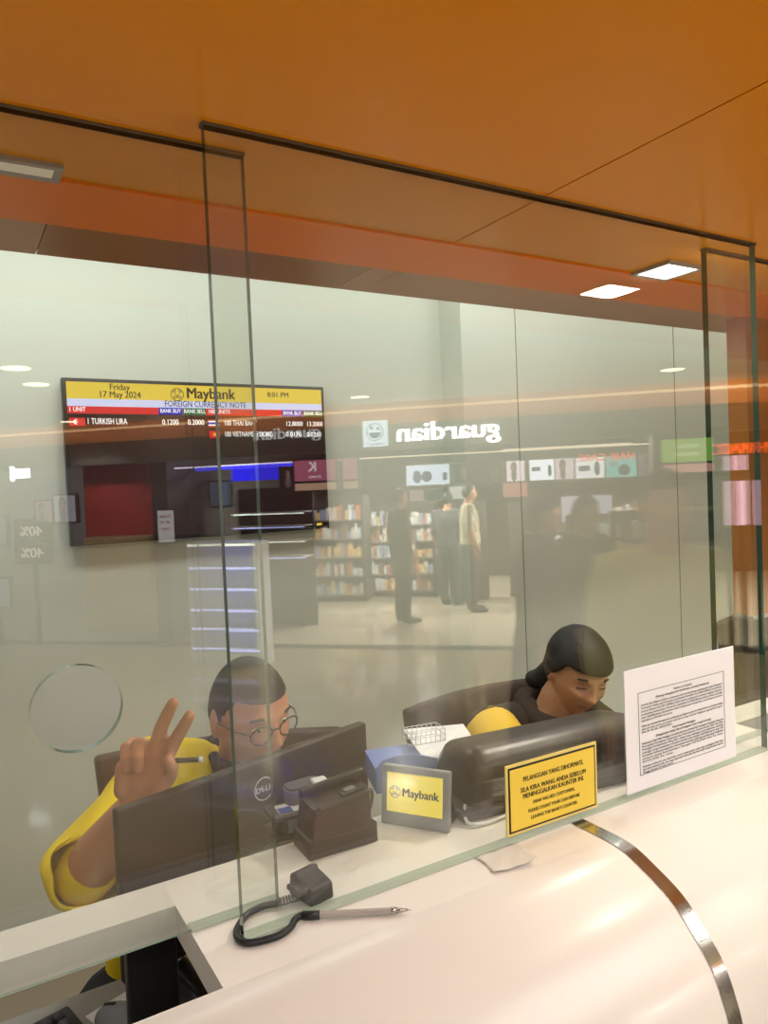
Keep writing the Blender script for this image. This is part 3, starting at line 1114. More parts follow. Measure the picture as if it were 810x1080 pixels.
# keyboard, mouse, paper and dark case on the desk in the opening
kq = P(72, 1058, 2, 0.875)
t = thing('keyboard', 'black keyboard on the desk inside the counter opening', 'keyboard', (kq.x - 0.197, kq.y - 0.121, 0.86), R(14))
MB().box(-0.22, 0.22, -0.07, 0.07, 0.0, 0.014, 0, bev=0.005).build('base', black_pl, t)
mb = MB()
for r_ in range(5):
    for k_ in range(21):
        mb.box(-0.208 + k_ * 0.0198, -0.192 + k_ * 0.0198, -0.058 + r_ * 0.024, -0.039 + r_ * 0.024, 0.013, 0.021, 0, bev=0.0025, seg=1)
mb.build('keys', mat('key_caps', (62, 60, 70), .5), t)
mq = P(130, 1074, 2, 0.875)
t = thing('computer_mouse', 'grey computer mouse on the desk inside the counter opening', 'mouse', (mq.x, mq.y, 0.86), R(35))
mb = MB()
tb = bmesh.new()
bmesh.ops.create_uvsphere(tb, u_segments=28, v_segments=18, radius=1)
for v in tb.verts:
    v.co = Vector((v.co.x * 0.031 * (1 - 0.12 * v.co.y), v.co.y * 0.055, max(v.co.z, -0.12) * 0.032 + 0.004))
mb.add(tb, 0, True)
mb.build('shell', grey_pl, t)
mb = MB()
mb.tube([(0, 0.018, 0.034), (0, 0.036, 0.028)], 0.0035, 10)
mb.build('scroll_wheel', black_pl, t)
pq = P(128, 1052, 2, 0.861)
o = MB().box(-0.05, 0.05, -0.035, 0.035, 0, 0.001).build('note_paper', paper, None, (pq.x, pq.y - 0.03, 0.8605), (0, 0, R(20)))
tag(o, 'white slip of paper on the desk behind the mouse', 'paper')
q0, q1 = P(136, 988, 1, 0.245), P(183, 975, 1, 0.245)
t = thing('computer_tower', 'upright black case standing on the desk inside the opening', 'computer', ((q0.x + q1.x) / 2, 0.245, 0.86))
MB().box(-0.036, 0.036, 0, 0.03, 0, q0.z - 0.86, 0, bev=0.004).build('case', black_pl, t)
MB().box(-0.03, 0.03, -0.001, 0.002, 0.03, 0.032).build('seam', grey_dark, t)
q = P(212, 1030, 2, 0.90)
t = thing('desk_telephone', 'dark telephone half hidden under the counter opening', 'telephone', (q.x + 0.01, q.y - 0.045, 0.86), R(20))
MB().prism([(-0.06, 0.0), (0.06, 0.0), (0.06, 0.055), (-0.06, 0.02)], -0.05, 0.05, 'x', 0, bev=0.005).build('base', grey_dark, t)
mb = MB()
mb.tube([(-0.03, -0.05, 0.042), (-0.03, 0.0, 0.06), (-0.03, 0.05, 0.075)], [0.016, 0.011, 0.016], 12)
mb.build('handset', black_pl, t)

# ------------------------------------------------------------------ chairs


def chair(label, x, y, rz, zt, wid, hb=0.5):
    t = thing('office_chair', label, 'chair', (x, y, 0), rz)
    out = []
    w = wid / 2
    z0 = zt - hb
    mb = MB()
    ring = []
    tb = bmesh.new()
    nn = 16
    G = []
    for i in range(nn + 1):
        u = i / nn * 2 - 1
        row = []
        for j in range(9):
            v = j / 8
            ww = w * (0.86 + 0.14 * v)
            row.append(tb.verts.new((u * ww, 0.05 * (1 - u * u) + 0.03 * v, z0 + hb * v)))
        G.append(row)
    for i in range(nn):
        for j in range(8):
            tb.faces.new([G[i][j], G[i + 1][j], G[i + 1][j + 1], G[i][j + 1]]).smooth = True
    mb.add(tb, 0)
    o = mb.build('backrest', brown_leather, t)
    s_ = o.modifiers.new('thick', 'SOLIDIFY')
    s_.thickness = 0.05
    s_.offset = 0
    bv = o.modifiers.new('soft', 'BEVEL')
    bv.width = 0.012
    bv.segments = 2
    MB().box(-0.25, 0.25, -0.48, 0.0, 0.44, 0.52, 0, bev=0.03, seg=3).build('seat', brown_leather, t)
    MB().box(-0.04, 0.04, -0.02, 0.10, 0.42, z0 + 0.12, 0, bev=0.01).build('back_bracket', black_pl, t)
    mb = MB()
    mb.cyl((0, -0.24, 0.09), (0, -0.24, 0.44), 0.028)
    mb.build('column', chrome, t)
    for k in range(5):
        a = 2 * PI * k / 5
        mb = MB()
        mb.tube([(0, -0.24, 0.1), (0.28 * math.cos(a), -0.24 + 0.28 * math.sin(a), 0.07)], [0.025, 0.015], 10)
        lg_ = mb.build('base_leg', black_pl, t)
        mb = MB()
        mb.cyl((0.28 * math.cos(a) - 0.02 * math.sin(a), -0.24 + 0.28 * math.sin(a) + 0.02 * math.cos(a), 0.03),
               (0.28 * math.cos(a) + 0.02 * math.sin(a), -0.24 + 0.28 * math.sin(a) - 0.02 * math.cos(a), 0.03), 0.03, n=16)
        mb.build('caster', black_pl, lg_)
    return t


chair('dark brown office chair behind the person making the hand sign', 0.575, 0.945, R(-17), P(88, 797, 1, 1.03).z - 0.02, 0.62)
chair('wide dark brown chair behind the smiling person with tied-back hair', 1.44, 0.98, R(2), 1.03, 0.56)
chair('dark brown chair standing below the orange column', 2.42, 0.62, R(0), 1.21, 0.50)
# ------------------------------------------------------------------ people


def head_bm(nose=1.0, jaw=1.0, smile=0.0, segs=88):
    """Head, face towards -Y, centre between the ears, chin near z = -0.118."""
    t = bmesh.new()
    bmesh.ops.create_uvsphere(t, u_segments=segs, v_segments=segs * 2 // 3, radius=1)

    def gz(v, c, s):
        return math.exp(-((v - c) / s) ** 2)
    for v in t.verts:
        u = v.co.normalized()
        x, y, z = u.x * 0.074, u.y * 0.096, u.z * 0.118
        tz = max(0, -z / 0.118)
        x *= 1 - 0.36 * tz ** 1.6 / jaw
        if y > 0:
            y *= 1 - 0.55 * tz ** 1.2
        else:
            y = y * (1 + 0.10 * tz) - 0.002 * tz
        if y < -0.05:                                    # flatter face
            y = -0.05 + (y + 0.05) * 0.86
        if y < -0.02:
            fr = min(1, (-y - 0.02) / 0.04)
            ax = abs(x)
            d = 0
            d -= nose * 0.021 * gz(x, 0, .011) * gz(z, -.022, .012)
            d -= nose * 0.012 * gz(x, 0, .009) * gz(z, .000, .018)
            d -= nose * 0.008 * gz(ax, .013, .007) * gz(z, -.026, .008)
            d += 0.011 * gz(ax, .031, .014) * gz(z, .010, .011)
            d -= 0.006 * gz(ax, .030, .022) * gz(z, .030, .008)
            d -= (0.006 + .004 * smile) * gz(ax, .042, .017) * gz(z, -.022 + .004 * smile, .018)
            lz = -.056 + smile * 0.10 * ax
            d -= 0.006 * gz(x, 0, .020 + .004 * smile) * gz(z, lz + .005, .005)
            d -= 0.007 * gz(x, 0, .018 + .004 * smile) * gz(z, lz - .007, .006)
            d += 0.006 * gz(x, 0, .024 + .006 * smile) * gz(z, lz - .0005, .0022)
            d += 0.004 * gz(x, 0, .02) * gz(z, -.074, .007)
            d -= 0.008 * gz(x, 0, .018) * gz(z, -.098, .014)
            y += d * fr
        v.co = Vector((x, y, z))
    m = MB()
    m.add(t, 0, True)
    for s in (-1, 1):
        fr = Matrix.Rotation(R(18 * s), 3, 'Z') @ Matrix.Rotation(R(-10), 3, 'X')
        m.ball((s * 0.075, 0.012, -0.004), (0.009, 0.019, 0.031), frame=fr)
        m.ball((s * 0.079, 0.004, -0.004), (0.005, 0.012, 0.022), frame=fr)
    return m.bm


def hair_bm(front=0.062, side=-0.01, nape=-0.05, puff=0.006, segs=64):
    t = bmesh.new()
    bmesh.ops.create_uvsphere(t, u_segments=segs, v_segments=48, radius=1)
    kill = []
    for v in t.verts:
        u = v.co.normalized()
        x, y, z = u.x * (0.074 + puff), u.y * (0.096 + puff), u.z * (0.118 + puff)
        tz = max(0, -z / 0.118)
        x *= 1 - 0.36 * tz ** 1.6
        if y > 0:
            y *= 1 - 0.45 * tz ** 1.2
        lim = front if y < -0.045 else (front + (side - front) * (y + 0.045) / 0.045 if y < 0.0 else side + (nape - side) * min(1, y / 0.05))
        if z < lim:
            kill.append(v)
        if y < -0.05:
            y = -0.05 + (y + 0.05) * 0.9
        v.co = Vector((x, y, z))
    bmesh.ops.delete(t, geom=kill, context='VERTS')
    for f in t.faces:
        f.smooth = True
    return t


def basis(fwd, up):
    """3x3 with -Y along fwd and Z near up."""
    y = -Vector(fwd).normalized()
    z = (Vector(up) - y * Vector(up).dot(y)).normalized()
    x = y.cross(z)
    return Matrix((x, y, z)).transposed()


def hand_geo(mb, M, pose='v', mirror=1, k=1.0):
    """Hand from the wrist: fingers +Z, palm to -Y, thumb on +X (mirror -1 flips it)."""
    S = M @ Matrix.Diagonal((mirror * k, k, k, 1))
    mb.loft([((0, 0, -.012), .027, .021, None), ((0, 0, .005), .029, .021, None), ((0.001, 0, .03), .037, .020, None), ((0, 0, .06), .0415, .0175, None),
             ((0, .001, .085), .041, .0145, None), ((0, .002, .098), .037, .011, None)], 24, M=S, power=2.4)
    mb.tube([(.020, -.010, .012), (.032, -.013, .034), (.038, -.013, .056)], [.017, .018, .013], 14, M=S)
    mb.tube([(-.026, -.008, .014), (-.032, -.007, .05)], [.015, .014], 14, M=S)

    def fing(pts, r):
        mb.tube(pts, r, 12, M=S)
    rf = [.0103, .0098, .0092, .0085, .0076]
    if pose == 'v':
        fing([(.029, 0, .083), (.040, -.007, .120), (.049, -.013, .146), (.057, -.020, .170)], [.0115, .0108, .0100, .0086])
        fing([(.008, 0, .090), (.013, -.006, .132), (.020, -.011, .159), (.027, -.017, .181)], [.0117, .0110, .0102, .0088])
        fing([(-.013, .001, .088), (-.012, -.022, .104), (-.006, -.034, .092), (-.002, -.031, .070)], [.0110, .0108, .0102, .0088])
        fing([(-.032, .001, .078), (-.031, -.019, .092), (-.024, -.031, .081), (-.020, -.029, .063)], [.0098, .0096, .0092, .0080])
        fing([(.034, -.008, .040), (.044, -.012, .062), (.046, -.020, .082), (.040, -.026, .094)], [.0140, .0118, .0104, .0088])
    else:
        for x, L, a in ((.030, .075, 0), (.010, .083, 0), (-.011, .077, 0), (-.030, .060, 0)):
            fing([(x, 0, .085), (x, -.010, .085 + .45 * L), (x * .95, -.028, .085 + .75 * L), (x * .9, -.045, .085 + .88 * L)], [.0100, .0094, .0086, .0075])
        fing([(.03, -.010, .03), (.050, -.022, .055), (.050, -.034, .082)], [.0130, .0110, .0088])


def ring_frame(yaw, pitch=0.0):
    return Matrix.Rotation(yaw, 3, 'Z') @ Matrix.Rotation(pitch, 3, 'X')


def figure(label, J, H, skin, cloth_top, cloth_low, hair=None, hand_l=None, hand_r=None, vox=0.0045, girth=1.0, top_r=1.0, sleeve='short',
           face=True, skirt=False, head_k=1.0, low_vox=0.008, smile=0.0, collar=None):
    """J: joints in world space. H: 4x4 of the head. Origin is placed under the pelvis."""
    base = Vector((J['pelvis'].x, J['pelvis'].y, 0))
    t = thing('person', label, 'person', base)
    for k in J:
        if isinstance(J[k], Vector):
            J[k] = J[k] - base
    H = Matrix.Translation(-base) @ H
    Hk = H @ Matrix.Scale(head_k, 4)
    yaw = J.get('yaw', 0.0)
    F = Matrix.Rotation(yaw, 3, 'Z')
    pel, che, nb = J['pelvis'], J['chest'], J['neck']
    shm = (J['sh_r'] + J['sh_l']) / 2
    hc_ = H.translation

    def torso(mb, g, top=True):
        g = g * girth
        r_ = [(pel + Vector((0, 0, -.09)), .150 * g, .105 * g, F), (pel + Vector((0, 0, -.02)), .172 * g, .125 * g, F), (pel.lerp(che, .45), .158 * g, .115 * g, F), (che, .175 * g, .120 * g, F),
              (che.lerp(shm, .6), .175 * g, .108 * g, F), (shm + Vector((0, 0, .005)), .140 * g, .082 * g, F), (shm.lerp(nb, .6) + Vector((0, 0, .012)), .085 * g, .066 * g, F)]
        if top:
            r_.append((nb + Vector((0, 0, .02)), .058, .058, F))
        mb.loft(r_, 32)

    def arm(mb, s, g, upto=3):
        sh, el, wr = J['sh_' + s], J['el_' + s], J['wr_' + s]
        mb.tube([shm.lerp(sh, .55), sh, sh.lerp(el, .35), el.lerp(sh, .1), el], [.058 * g, .060 * g, .054 * g, .045 * g, .043 * g], 18)
        if upto > 1:
            mb.tube([el, el.lerp(wr, .3), el.lerp(wr, .7), wr], [.043 * g, .045 * g, .035 * g, .027 * g], 18)

    def legs(mb, g, toe=True):
        for s in 'lr':
            a, b_, c_ = J['hip_' + s], J['kn_' + s], J['an_' + s]
            mb.tube([a, a.lerp(b_, .4), b_], [.088 * g, .080 * g, .058 * g], 18)
            mb.tube([b_, b_.lerp(c_, .35), c_], [.057 * g, .056 * g, .038 * g if toe else .05 * g], 18)
    body = MB()
    torso(body, 0.94)
    body.tube([nb + Vector((0, 0, -.03)), nb.lerp(hc_, .4), hc_ + H.to_3x3() @ Vector((0, .012, -.05))], [.056, .053, .054], 20)
    body.add(head_bm(smile=smile), 0, True, Hk)
    for s, M in (('l', hand_l), ('r', hand_r)):
        arm(body, s, 1.0)
        if M is not None:
            hand_geo(body, Matrix.Translation(-base) @ M[0], M[1], M[2], M[3])
        else:
            w, e = J['wr_' + s], J['el_' + s]
            d = (w - e).normalized()
            fr = basis(F @ Vector((0.6 if s == 'l' else -0.6, 0.8, 0)) * -1, d)
            hand_geo(body, Matrix.Translation(w) @ fr.to_4x4(), 'relax', 1 if s == 'r' else -1)
    legs(body, 0.93)
    for s in 'lr':
        an = J['an_' + s]
        body.tube([an + Vector((0, 0, -.01)), an + F @ Vector((0, -.06, -.045)), an + F @ Vector((0, -.16, -.055))], [.04, .036, .028], 14)
    me = remeshed(body.bm, vox, 2)
    bo = link('body', me, skin, t)
    if face:
        me.materials.append(lip_m)
        Hi = Hk.inverted()
        for p in me.polygons:
            q = Hi @ p.center
            if q.y < -.06 and abs(q.x) < .025:
                lz = -.056 + smile * .1 * abs(q.x)
                ex = .0085 * math.sqrt(max(0, 1 - (q.x / (.024 + .004 * smile)) ** 2))
                if -ex * 1.5 < q.z - lz < ex * 1.1:
                    p.material_index = 1
        for s in (-1, 1):
            eh = MB()
            if smile:
                eh.tube([(s * .018, -.0815, .004), (s * .026, -.0845, .0075), (s * .036, -.0825, .0075), (s * .045, -.075, .004)], .0016, 8, 1)
                eh.build('eye', [eye_w, eye_d], t).matrix_local = Hk
                continue
            eh.ball((s * .031, -.0685, .007), (.0120, .0115, .0036))
            eh.ball((s * .031, -.0755, .0065), (.0060, .0055, .0036), 1)
            eh.build('eye', [eye_w, eye_d], t).matrix_local = Hk
        for s in (-1, 1):
            eb = MB()
            eb.tube([(s * .014, -.083, .029), (s * .03, -.083, .034), (s * .048, -.072, .030)], [.0028, .0036, .0022], 8)
            eb.build('eyebrow', hair_m, t).matrix_local = Hk
    if hair is not None:
        hm, hb = hair
        mb = MB()
        bmesh.ops.solidify(hb, geom=hb.faces[:], thickness=0.007)
        mb.add(hb, 0, True)
        ho = link('hair', remeshed(mb.bm, 0.0045, 3, 'hair'), hm, t)
        ho.matrix_local = Hk
    top = MB()
    torso(top, 1.05 * top_r, False)
    for s in 'lr':
        arm(top, s, 1.22 if sleeve != 'long' else 1.2, 3 if sleeve == 'long' else 1)
    if sleeve == 'short_cuff':
        pass
    mt_ = remeshed(top.bm, low_vox, 3, 'shirt')
    link('shirt', mt_, cloth_top, t)
    low = MB()
    legs(low, 1.12, False)
    g = girth
    low.loft([(pel + Vector((0, 0, -.12)), .150 * g, .115 * g, F), (pel + Vector((0, 0, -.05)), .180 * g, .130 * g, F), (pel + Vector((0, 0, .03)), .172 * g, .126 * g, F)], 28)
    if skirt:
        low.loft([(pel, .18 * g, .14 * g, F), (pel + Vector((0, 0, -.4)), .21 * g, .18 * g, F), (Vector((pel.x, pel.y, .12)), .24 * g, .2 * g, F)], 28)
    link('trousers', remeshed(low.bm, low_vox, 2, 'trousers'), cloth_low, t)
    for s in 'lr':
        sh = MB()
        an = J['an_' + s]
        sh.tube([an + Vector((0, 0, -.03)), an + F @ Vector((0, -.06, -.05)), an + F @ Vector((0, -.17, -.06))], [.046, .042, .034], 14)
        sh.build('shoe', black_cloth, t)
    return t, Hk


# the person making a hand sign behind the left pane
hcm = P(263, 752, 1, 0.60)
hf = Matrix.Rotation(R(14), 3, 'Z') @ Matrix.Rotation(R(14), 3, 'X') @ Matrix.Rotation(R(-4), 3, 'Y')
HM = Matrix.Translation(hcm) @ hf.to_4x4()
wr = P(147, 844, 1, 0.415)
th = R(14)
zx = -IY * math.cos(th) + IX * math.sin(th)
xx = IX * math.cos(th) + IY * math.sin(th)
HF = Matrix((xx, FWD, zx)).transposed()
HF = HF @ Matrix.Rotation(R(-4), 3, 'Z') @ Matrix.Rotation(R(8), 3, 'X')
J = dict(pelvis=Vector((.385, .76, .56)), chest=Vector((.45, .72, .90)), neck=Vector((.525, .66, 1.13)), yaw=R(8),
         sh_r=Vector((.35, .67, 1.14)), el_r=P(90, 922, 1, 0.52), wr_r=wr,
         sh_l=Vector((.70, .74, 1.01)), el_l=Vector((.78, .60, .86)), wr_l=Vector((.70, .40, .91)),
         hip_r=Vector((.26, .72, .635)), kn_r=Vector((.185, .42, .66)), an_r=Vector((.21, .44, .09)),
         hip_l=Vector((.48, .75, .56)), kn_l=Vector((.66, .30, .56)), an_l=Vector((.66, .32, .09)))
el_w, sh_w, wr_w = J['el_r'].copy(), J['sh_r'].copy(), wr.copy()
pm, HK = figure('person in a yellow shirt and glasses raising two fingers behind the monitor', J, HM, skin_m, yellow_cloth, black_cloth,
                (hair_brown, hair_bm(0.060, -0.012, -0.055, 0.004)), None, (Matrix.Translation(wr) @ HF.to_4x4(), 'v', 1, 1.06), 0.0036, girth=1.08, low_vox=0.007)
pbase = Vector((.385, .76, 0))
# loose sleeve end hanging round the elbow, open towards the wrist
dfo = (wr_w - el_w).normalized()
dup = (el_w - sh_w).normalized()
tb = bmesh.new()
path = [(sh_w.lerp(el_w, .25), .064), (sh_w.lerp(el_w, .55), .067), (sh_w.lerp(el_w, .82), .072), (el_w + dup * .012 - dfo * .010, .080), (el_w + dup * .02 + dfo * .020, .076), (el_w + dup * .012 + dfo * .042, .066)]
rings = []
refv = Vector((0, 0, 1))
for i, (p, r_) in enumerate(path):
    a, b_ = path[max(0, i - 1)][0], path[min(len(path) - 1, i + 1)][0]
    d = (b_ - a).normalized()
    if i == len(path) - 1:
        d = (dfo + dup * 0.1 - FWD * 0.45).normalized()
    u = (refv - d * refv.dot(d)).normalized()
    refv = u
    w_ = d.cross(u)
    rings.append([tb.verts.new(p - pbase + (u * math.cos(2 * PI * j / 40) + w_ * math.sin(2 * PI * j / 40)) * (r_ + .0055 * math.sin(j * 2 * PI / 40 * 5 + i * 1.3))) for j in range(40)])
for a, b_ in zip(rings, rings[1:]):
    for j in range(40):
        tb.faces.new([a[j], a[(j + 1) % 40], b_[(j + 1) % 40], b_[j]]).smooth = True
mb = MB()
mb.add(tb, 0, True)
so_ = mb.build('sleeve', yellow_cloth, pm)
m_ = so_.modifiers.new('thick', 'SOLIDIFY')
m_.thickness = 0.004
m_ = so_.modifiers.new('sub', 'SUBSURF')
m_.levels = m_.render_levels = 1
# dark collar and lanyard strap
mb = MB()
nb_ = Vector((.525, .66, 1.135)) - pbase
cpts = []
for j in range(25):
    a = 2 * PI * j / 24
    cpts.append(nb_ + Matrix.Rotation(R(8), 3, 'Z') @ Vector((.074 * math.cos(a), .068 * math.sin(a) - .004, .012 + .018 * math.sin(a))))
mb.tube(cpts, .0135, 10, caps=False)
mb.build('collar', dark_cloth, pm)
mb = MB()
for s in (-1, 1):
    mb.tube([nb_ + Vector((s * .07, -.03, .02)), nb_ + Vector((s * .065, -.10, -.06)), nb_ + Vector((s * .03, -.135, -.2))], .012, 8)
mb.build('lanyard', dark_cloth, pm)
# spectacles
mb = MB()
for s in (-1, 1):
    mb.tube([(s * .033 + .024 * math.cos(a), -.093 + .006 * abs(math.cos(a)) * (1 if math.cos(a) * s > 0 else 0), .004 + .019 * math.sin(a)) for a in [2 * PI * j / 28 for j in range(29)]], .0017, 8, caps=False)
    mb.tube([(s * .057, -.087, .010), (s * .074, -.055, .010), (s * .079, .005, .006)], .0016, 8)
mb.tube([(-.010, -.094, .008), (0, -.097, .011), (.010, -.094, .008)], .0016, 8)
mb.build('glasses', frame_m, pm).matrix_local = HK
# pen held in the raised hand
hw = Matrix.Translation(wr) @ HF.to_4x4()
pa, pb = hw @ Vector((.036, -.020, .092)), hw @ Vector((.094, -.012, .108))
t = thing('marker_pen', 'dark pen held between the fingers of the raised hand', 'pen', pa)
dv = pb - pa
mb = MB()
mb.cyl((0, 0, 0), dv * .90, .0042, n=14)
mb.build('barrel', dev_dark, t)
mb = MB()
mb.cyl(dv * .90, dv, .0046, .0042, n=14)
mb.build('cap', white_pl, t)

# the smiling person with tied-back hair
hcw = P(609, 709, 1, 0.60)
hfw = Matrix.Rotation(R(-16), 3, 'Z') @ Matrix.Rotation(R(24), 3, 'X') @ Matrix.Rotation(R(8), 3, 'Y')
HW = Matrix.Translation(hcw) @ hfw.to_4x4()
ncw = hcw + Vector((-.035, .085, -.13))
J = dict(pelvis=Vector((1.40, .80, .54)), chest=Vector((1.40, .76, .82)), neck=ncw, yaw=R(0),
         sh_r=ncw + Vector((-.175, .035, -.02)), el_r=Vector((1.20, .48, .90)), wr_r=Vector((1.28, .30, .82)),
         sh_l=ncw + Vector((.175, .035, -.05)), el_l=Vector((1.66, .50, .88)), wr_l=Vector((1.56, .32, .82)),
         hip_r=Vector((1.31, .78, .53)), kn_r=Vector((1.28, .36, .55)), an_r=Vector((1.28, .38, .09)),
         hip_l=Vector((1.49, .78, .53)), kn_l=Vector((1.52, .36, .55)), an_l=Vector((1.52, .38, .09)))
shw = J['sh_r'].copy()
elw = J['el_r'].copy()
pw, HKW = figure('smiling person with tied-back black hair looking down behind the dark hood', J, HW, skin_w, dark_cloth, black_cloth,
                 None, None, None, 0.0042, girth=0.9, low_vox=0.008, smile=1.0, head_k=0.97)
pwb = Vector((1.40, .80, 0))
mb = MB()
hb_ = hair_bm(0.043, -0.020, -0.075, 0.014)
bmesh.ops.solidify(hb_, geom=hb_.faces[:], thickness=0.010)
mb.add(hb_, 0, True)
mb.ball((0, .03, .035), (.086, .085, .092))
mb.ball((-.045, .108, -.105), (.036, .030, .026))
mb.tube([(0, .075, -.02), (-.015, .085, -.07), (-.045, .105, -.10)], [.06, .045, .026], 16)
link('hair', remeshed(mb.bm, 0.006, 3, 'hair'), hair_m, pw).matrix_local = HKW
mb = MB()
nw_ = ncw - pwb
mb.tube([nw_ + Vector((.068 * math.cos(2 * PI * j / 24), .066 * math.sin(2 * PI * j / 24), .010 + .03 * math.sin(2 * PI * j / 24))) for j in range(25)], .030, 12, caps=False)
mb.tube([nw_ + Vector((-.05, .03, .0)), nw_ + Vector((-.12, .04, -.02))], [.05, .055], 16)
mb.build('collar', dark_cloth, pw)
# yellow sleeve showing beside the brown vest
mb = MB()
a, b_ = shw - pwb, elw - pwb
mb.tube([a + Vector((.02, .0, .0)), a + Vector((-.02, -.03, .0)), a.lerp(b_, .35) + Vector((0, 0, .015)), a.lerp(b_, .75)], [.066, .078, .074, .066], 24)
mb.build('sleeve', mat('pale_yellow_cloth', (226, 186, 60), .85, noise=.06, nscale=30), pw)


# people standing outside, seen only in the glass
def stander(label, x, y, rz, h, skin, top, low, hair, girth=1.0, scarf=None, arms=0, sleeve='long', skirt=False):
    k = h / 1.70
    F = Matrix.Rotation(rz, 3, 'Z')
    o = Vector((x, y, 0))

    def q(a, b_, c_):
        return o + F @ Vector((a * k, b_ * k, c_ * k))
    bend = .16 if arms else .0
    J = dict(pelvis=q(0, 0, .93), chest=q(0, 0, 1.22), neck=q(0, .01, 1.43), yaw=rz,
             sh_r=q(-.18, .01, 1.38), el_r=q(-.23, .03, 1.10), wr_r=q(-.22, -.05 - bend, .87 + bend),
             sh_l=q(.18, .01, 1.38), el_l=q(.23, .03, 1.10), wr_l=q(.22, -.05 - bend, .87 + bend),
             hip_r=q(-.09, 0, .90), kn_r=q(-.10, -.01, .49), an_r=q(-.10, .01, .085),
             hip_l=q(.09, 0, .90), kn_l=q(.10, -.02, .49), an_l=q(.10, 0, .085))
    Hs = Matrix.Translation(q(0, -.015, 1.58)) @ F.to_4x4()
    hb = (hair, hair_bm(0.055, -0.02, -0.06, 0.007)) if hair else None
    t, hk = figure(label, J, Hs, skin, top, low, hb, None, None, 0.009, girth, 1.04, sleeve, skirt=skirt, low_vox=0.012, head_k=k)
    if scarf:
        mb = MB()
        mb.add(hair_bm(0.06, -0.115, -0.13, 0.014), 0, True)
        mb.loft([((0, .02, -.08), .085, .10, None), ((0, .025, -.15), .11, .115, None), ((0, .03, -.24), .17, .13, None), ((0, .03, -.32), .19, .135, None)], 24)
        mb.build('headscarf', scarf, t).matrix_local = hk
    return t


for (px, py, tt_, h, rz, lab, kw) in (
        (700, 540, 2.45, 1.72, R(200), 'person in an olive shirt standing at the customer side of the counter', dict(skin=skin_m, top=olive_cloth, low=black_cloth, hair=hair_m, girth=1.1)),
        (570, 560, 4.2, 1.58, R(150), 'person in a black headscarf and long black dress in the mall', dict(skin=skin_w, top=black_cloth, low=black_cloth, hair=None, scarf=black_cloth, skirt=True, girth=1.1)),
        (618, 560, 4.5, 1.60, R(170), 'person in dark clothes standing beside the black dress in the mall', dict(skin=skin_w, top=black_cloth, low=grey_cloth, hair=hair_m, girth=1.05)),
        (424, 600, 9.2, 1.68, R(100), 'person in black walking at the shop entrance', dict(skin=skin_m, top=black_cloth, low=black_cloth, hair=hair_m)),
        (497, 590, 9.8, 1.70, R(120), 'person in a cream shirt inside the bright shop', dict(skin=skin_w, top=cream_cloth, low=grey_cloth, hair=hair_m, sleeve='short')),
        (475, 600, 10.4, 1.60, R(60), 'person in a pale top farther inside the bright shop', dict(skin=skin_w, top=grey_cloth, low=grey_cloth, hair=hair_m, sleeve='short'))):
    q = far(px, py, tt_)
    stander(lab, q.x, q.y, rz, h, **kw)
# ------------------------------------------------------------------ the mall and the shop across from the counter
SO = Vector((4.4114, -5.4726, 0))
ST = Vector((0.7193, 0.6947, 0))          # along the shopfront
SN = Vector((-0.6947, 0.7193, 0))         # out of the shop
SRZ = math.atan2(-0.6947, -0.7193)        # local X = -ST, local Y = into the shop


def S(s, w, h=0.0):
    return SO + ST * s - SN * w + Vector((0, 0, h))


def sbox(mb, s0, s1, w0, w1, h0, h1, mi=0, bev=0.0):
    """box in shop axes (local X = -s)."""
    return mb.box(-s1, -s0, w0, w1, h0, h1, mi, bev)


def sbuild(mb, name, m, parent=None):
    if parent is not None:
        return mb.build(name, m, parent)
    return mb.build(name, m, None, SO, (0, 0, SRZ))


def sst(name, m, *a):
    return struct(sbuild(sbox(MB(), *a), name, m))


struct(MB().box(-6, 14, -16, 0.0, -0.06, 0.0).build('floor_mall', mall_tile))
sst('floor_shop', mat('shop_tile', (196, 184, 160), .15, coat=.3), -7, 6, 0.05, 7.0, 0.0, 0.006)
sst('floor_threshold', dark_stone, -7, 6, -0.12, 0.05, 0.0, 0.007)
struct(MB().box(-6, 14, -16, -0.78, 2.58, 2.64).build('ceiling_mall', ceil_white))
sst('wall_shop_back', shop_dark, -7, 6, 6.0, 6.1, 0, 3.0)
sst('ceiling_shop', mat('shop_ceiling', (150, 146, 138), .8), -7, 6, 0.2, 6.0, 2.42, 2.46)
sst('wall_shop_fascia', mat('fascia_grey', (96, 92, 86), .6), -7, 6, 0.0, 0.2, 2.10, 2.36)
sst('wall_shop_cove', mat('cove_peach', (214, 150, 100), .7), -7, 6, -0.02, 0.2, 2.36, 2.58)
warm = glow('warm_strip', (255, 206, 150), 3.0)
cool = glow('white_strip', (255, 232, 200), 4.0)
sst('trim_4', warm, -7, 6, -0.05, -0.02, 2.50, 2.525)
sst('trim_5', cool, -2.0, 2.8, 3.0, 3.03, 2.13, 2.15)
sst('trim_6', glow('white_strip_pale', (240, 225, 255), 6.0), -3.6, -1.4, 0.3, 0.33, 2.02, 2.035)
sst('trim_7', cool, 0.4, 2.4, 4.6, 4.63, 2.22, 2.24)
# dark maroon shop unit to the side, with blue light
mu = sst('wall_maroon', mat('maroon_bright', (170, 50, 46), .5), -4.3, -3.3, 0.25, 0.35, 0.9, 2.3)
sst('wall_shop_side', shop_dark, -3.3, -3.1, 0.1, 5.8, 0, 2.4)
sst('wall_cream_panel', cream_panel, -4.15, -3.3, -0.02, 0.24, 0.12, 1.25)
sst('trim_8', glow('blue_strip', (60, 60, 255), 6.0), -3.3, -1.7, 0.8, 0.83, 2.0, 2.05)
sst('trim_9', glow('blue_wash', (30, 30, 240), 5.0), -2.9, -1.75, 1.4, 1.42, 1.86, 2.05)


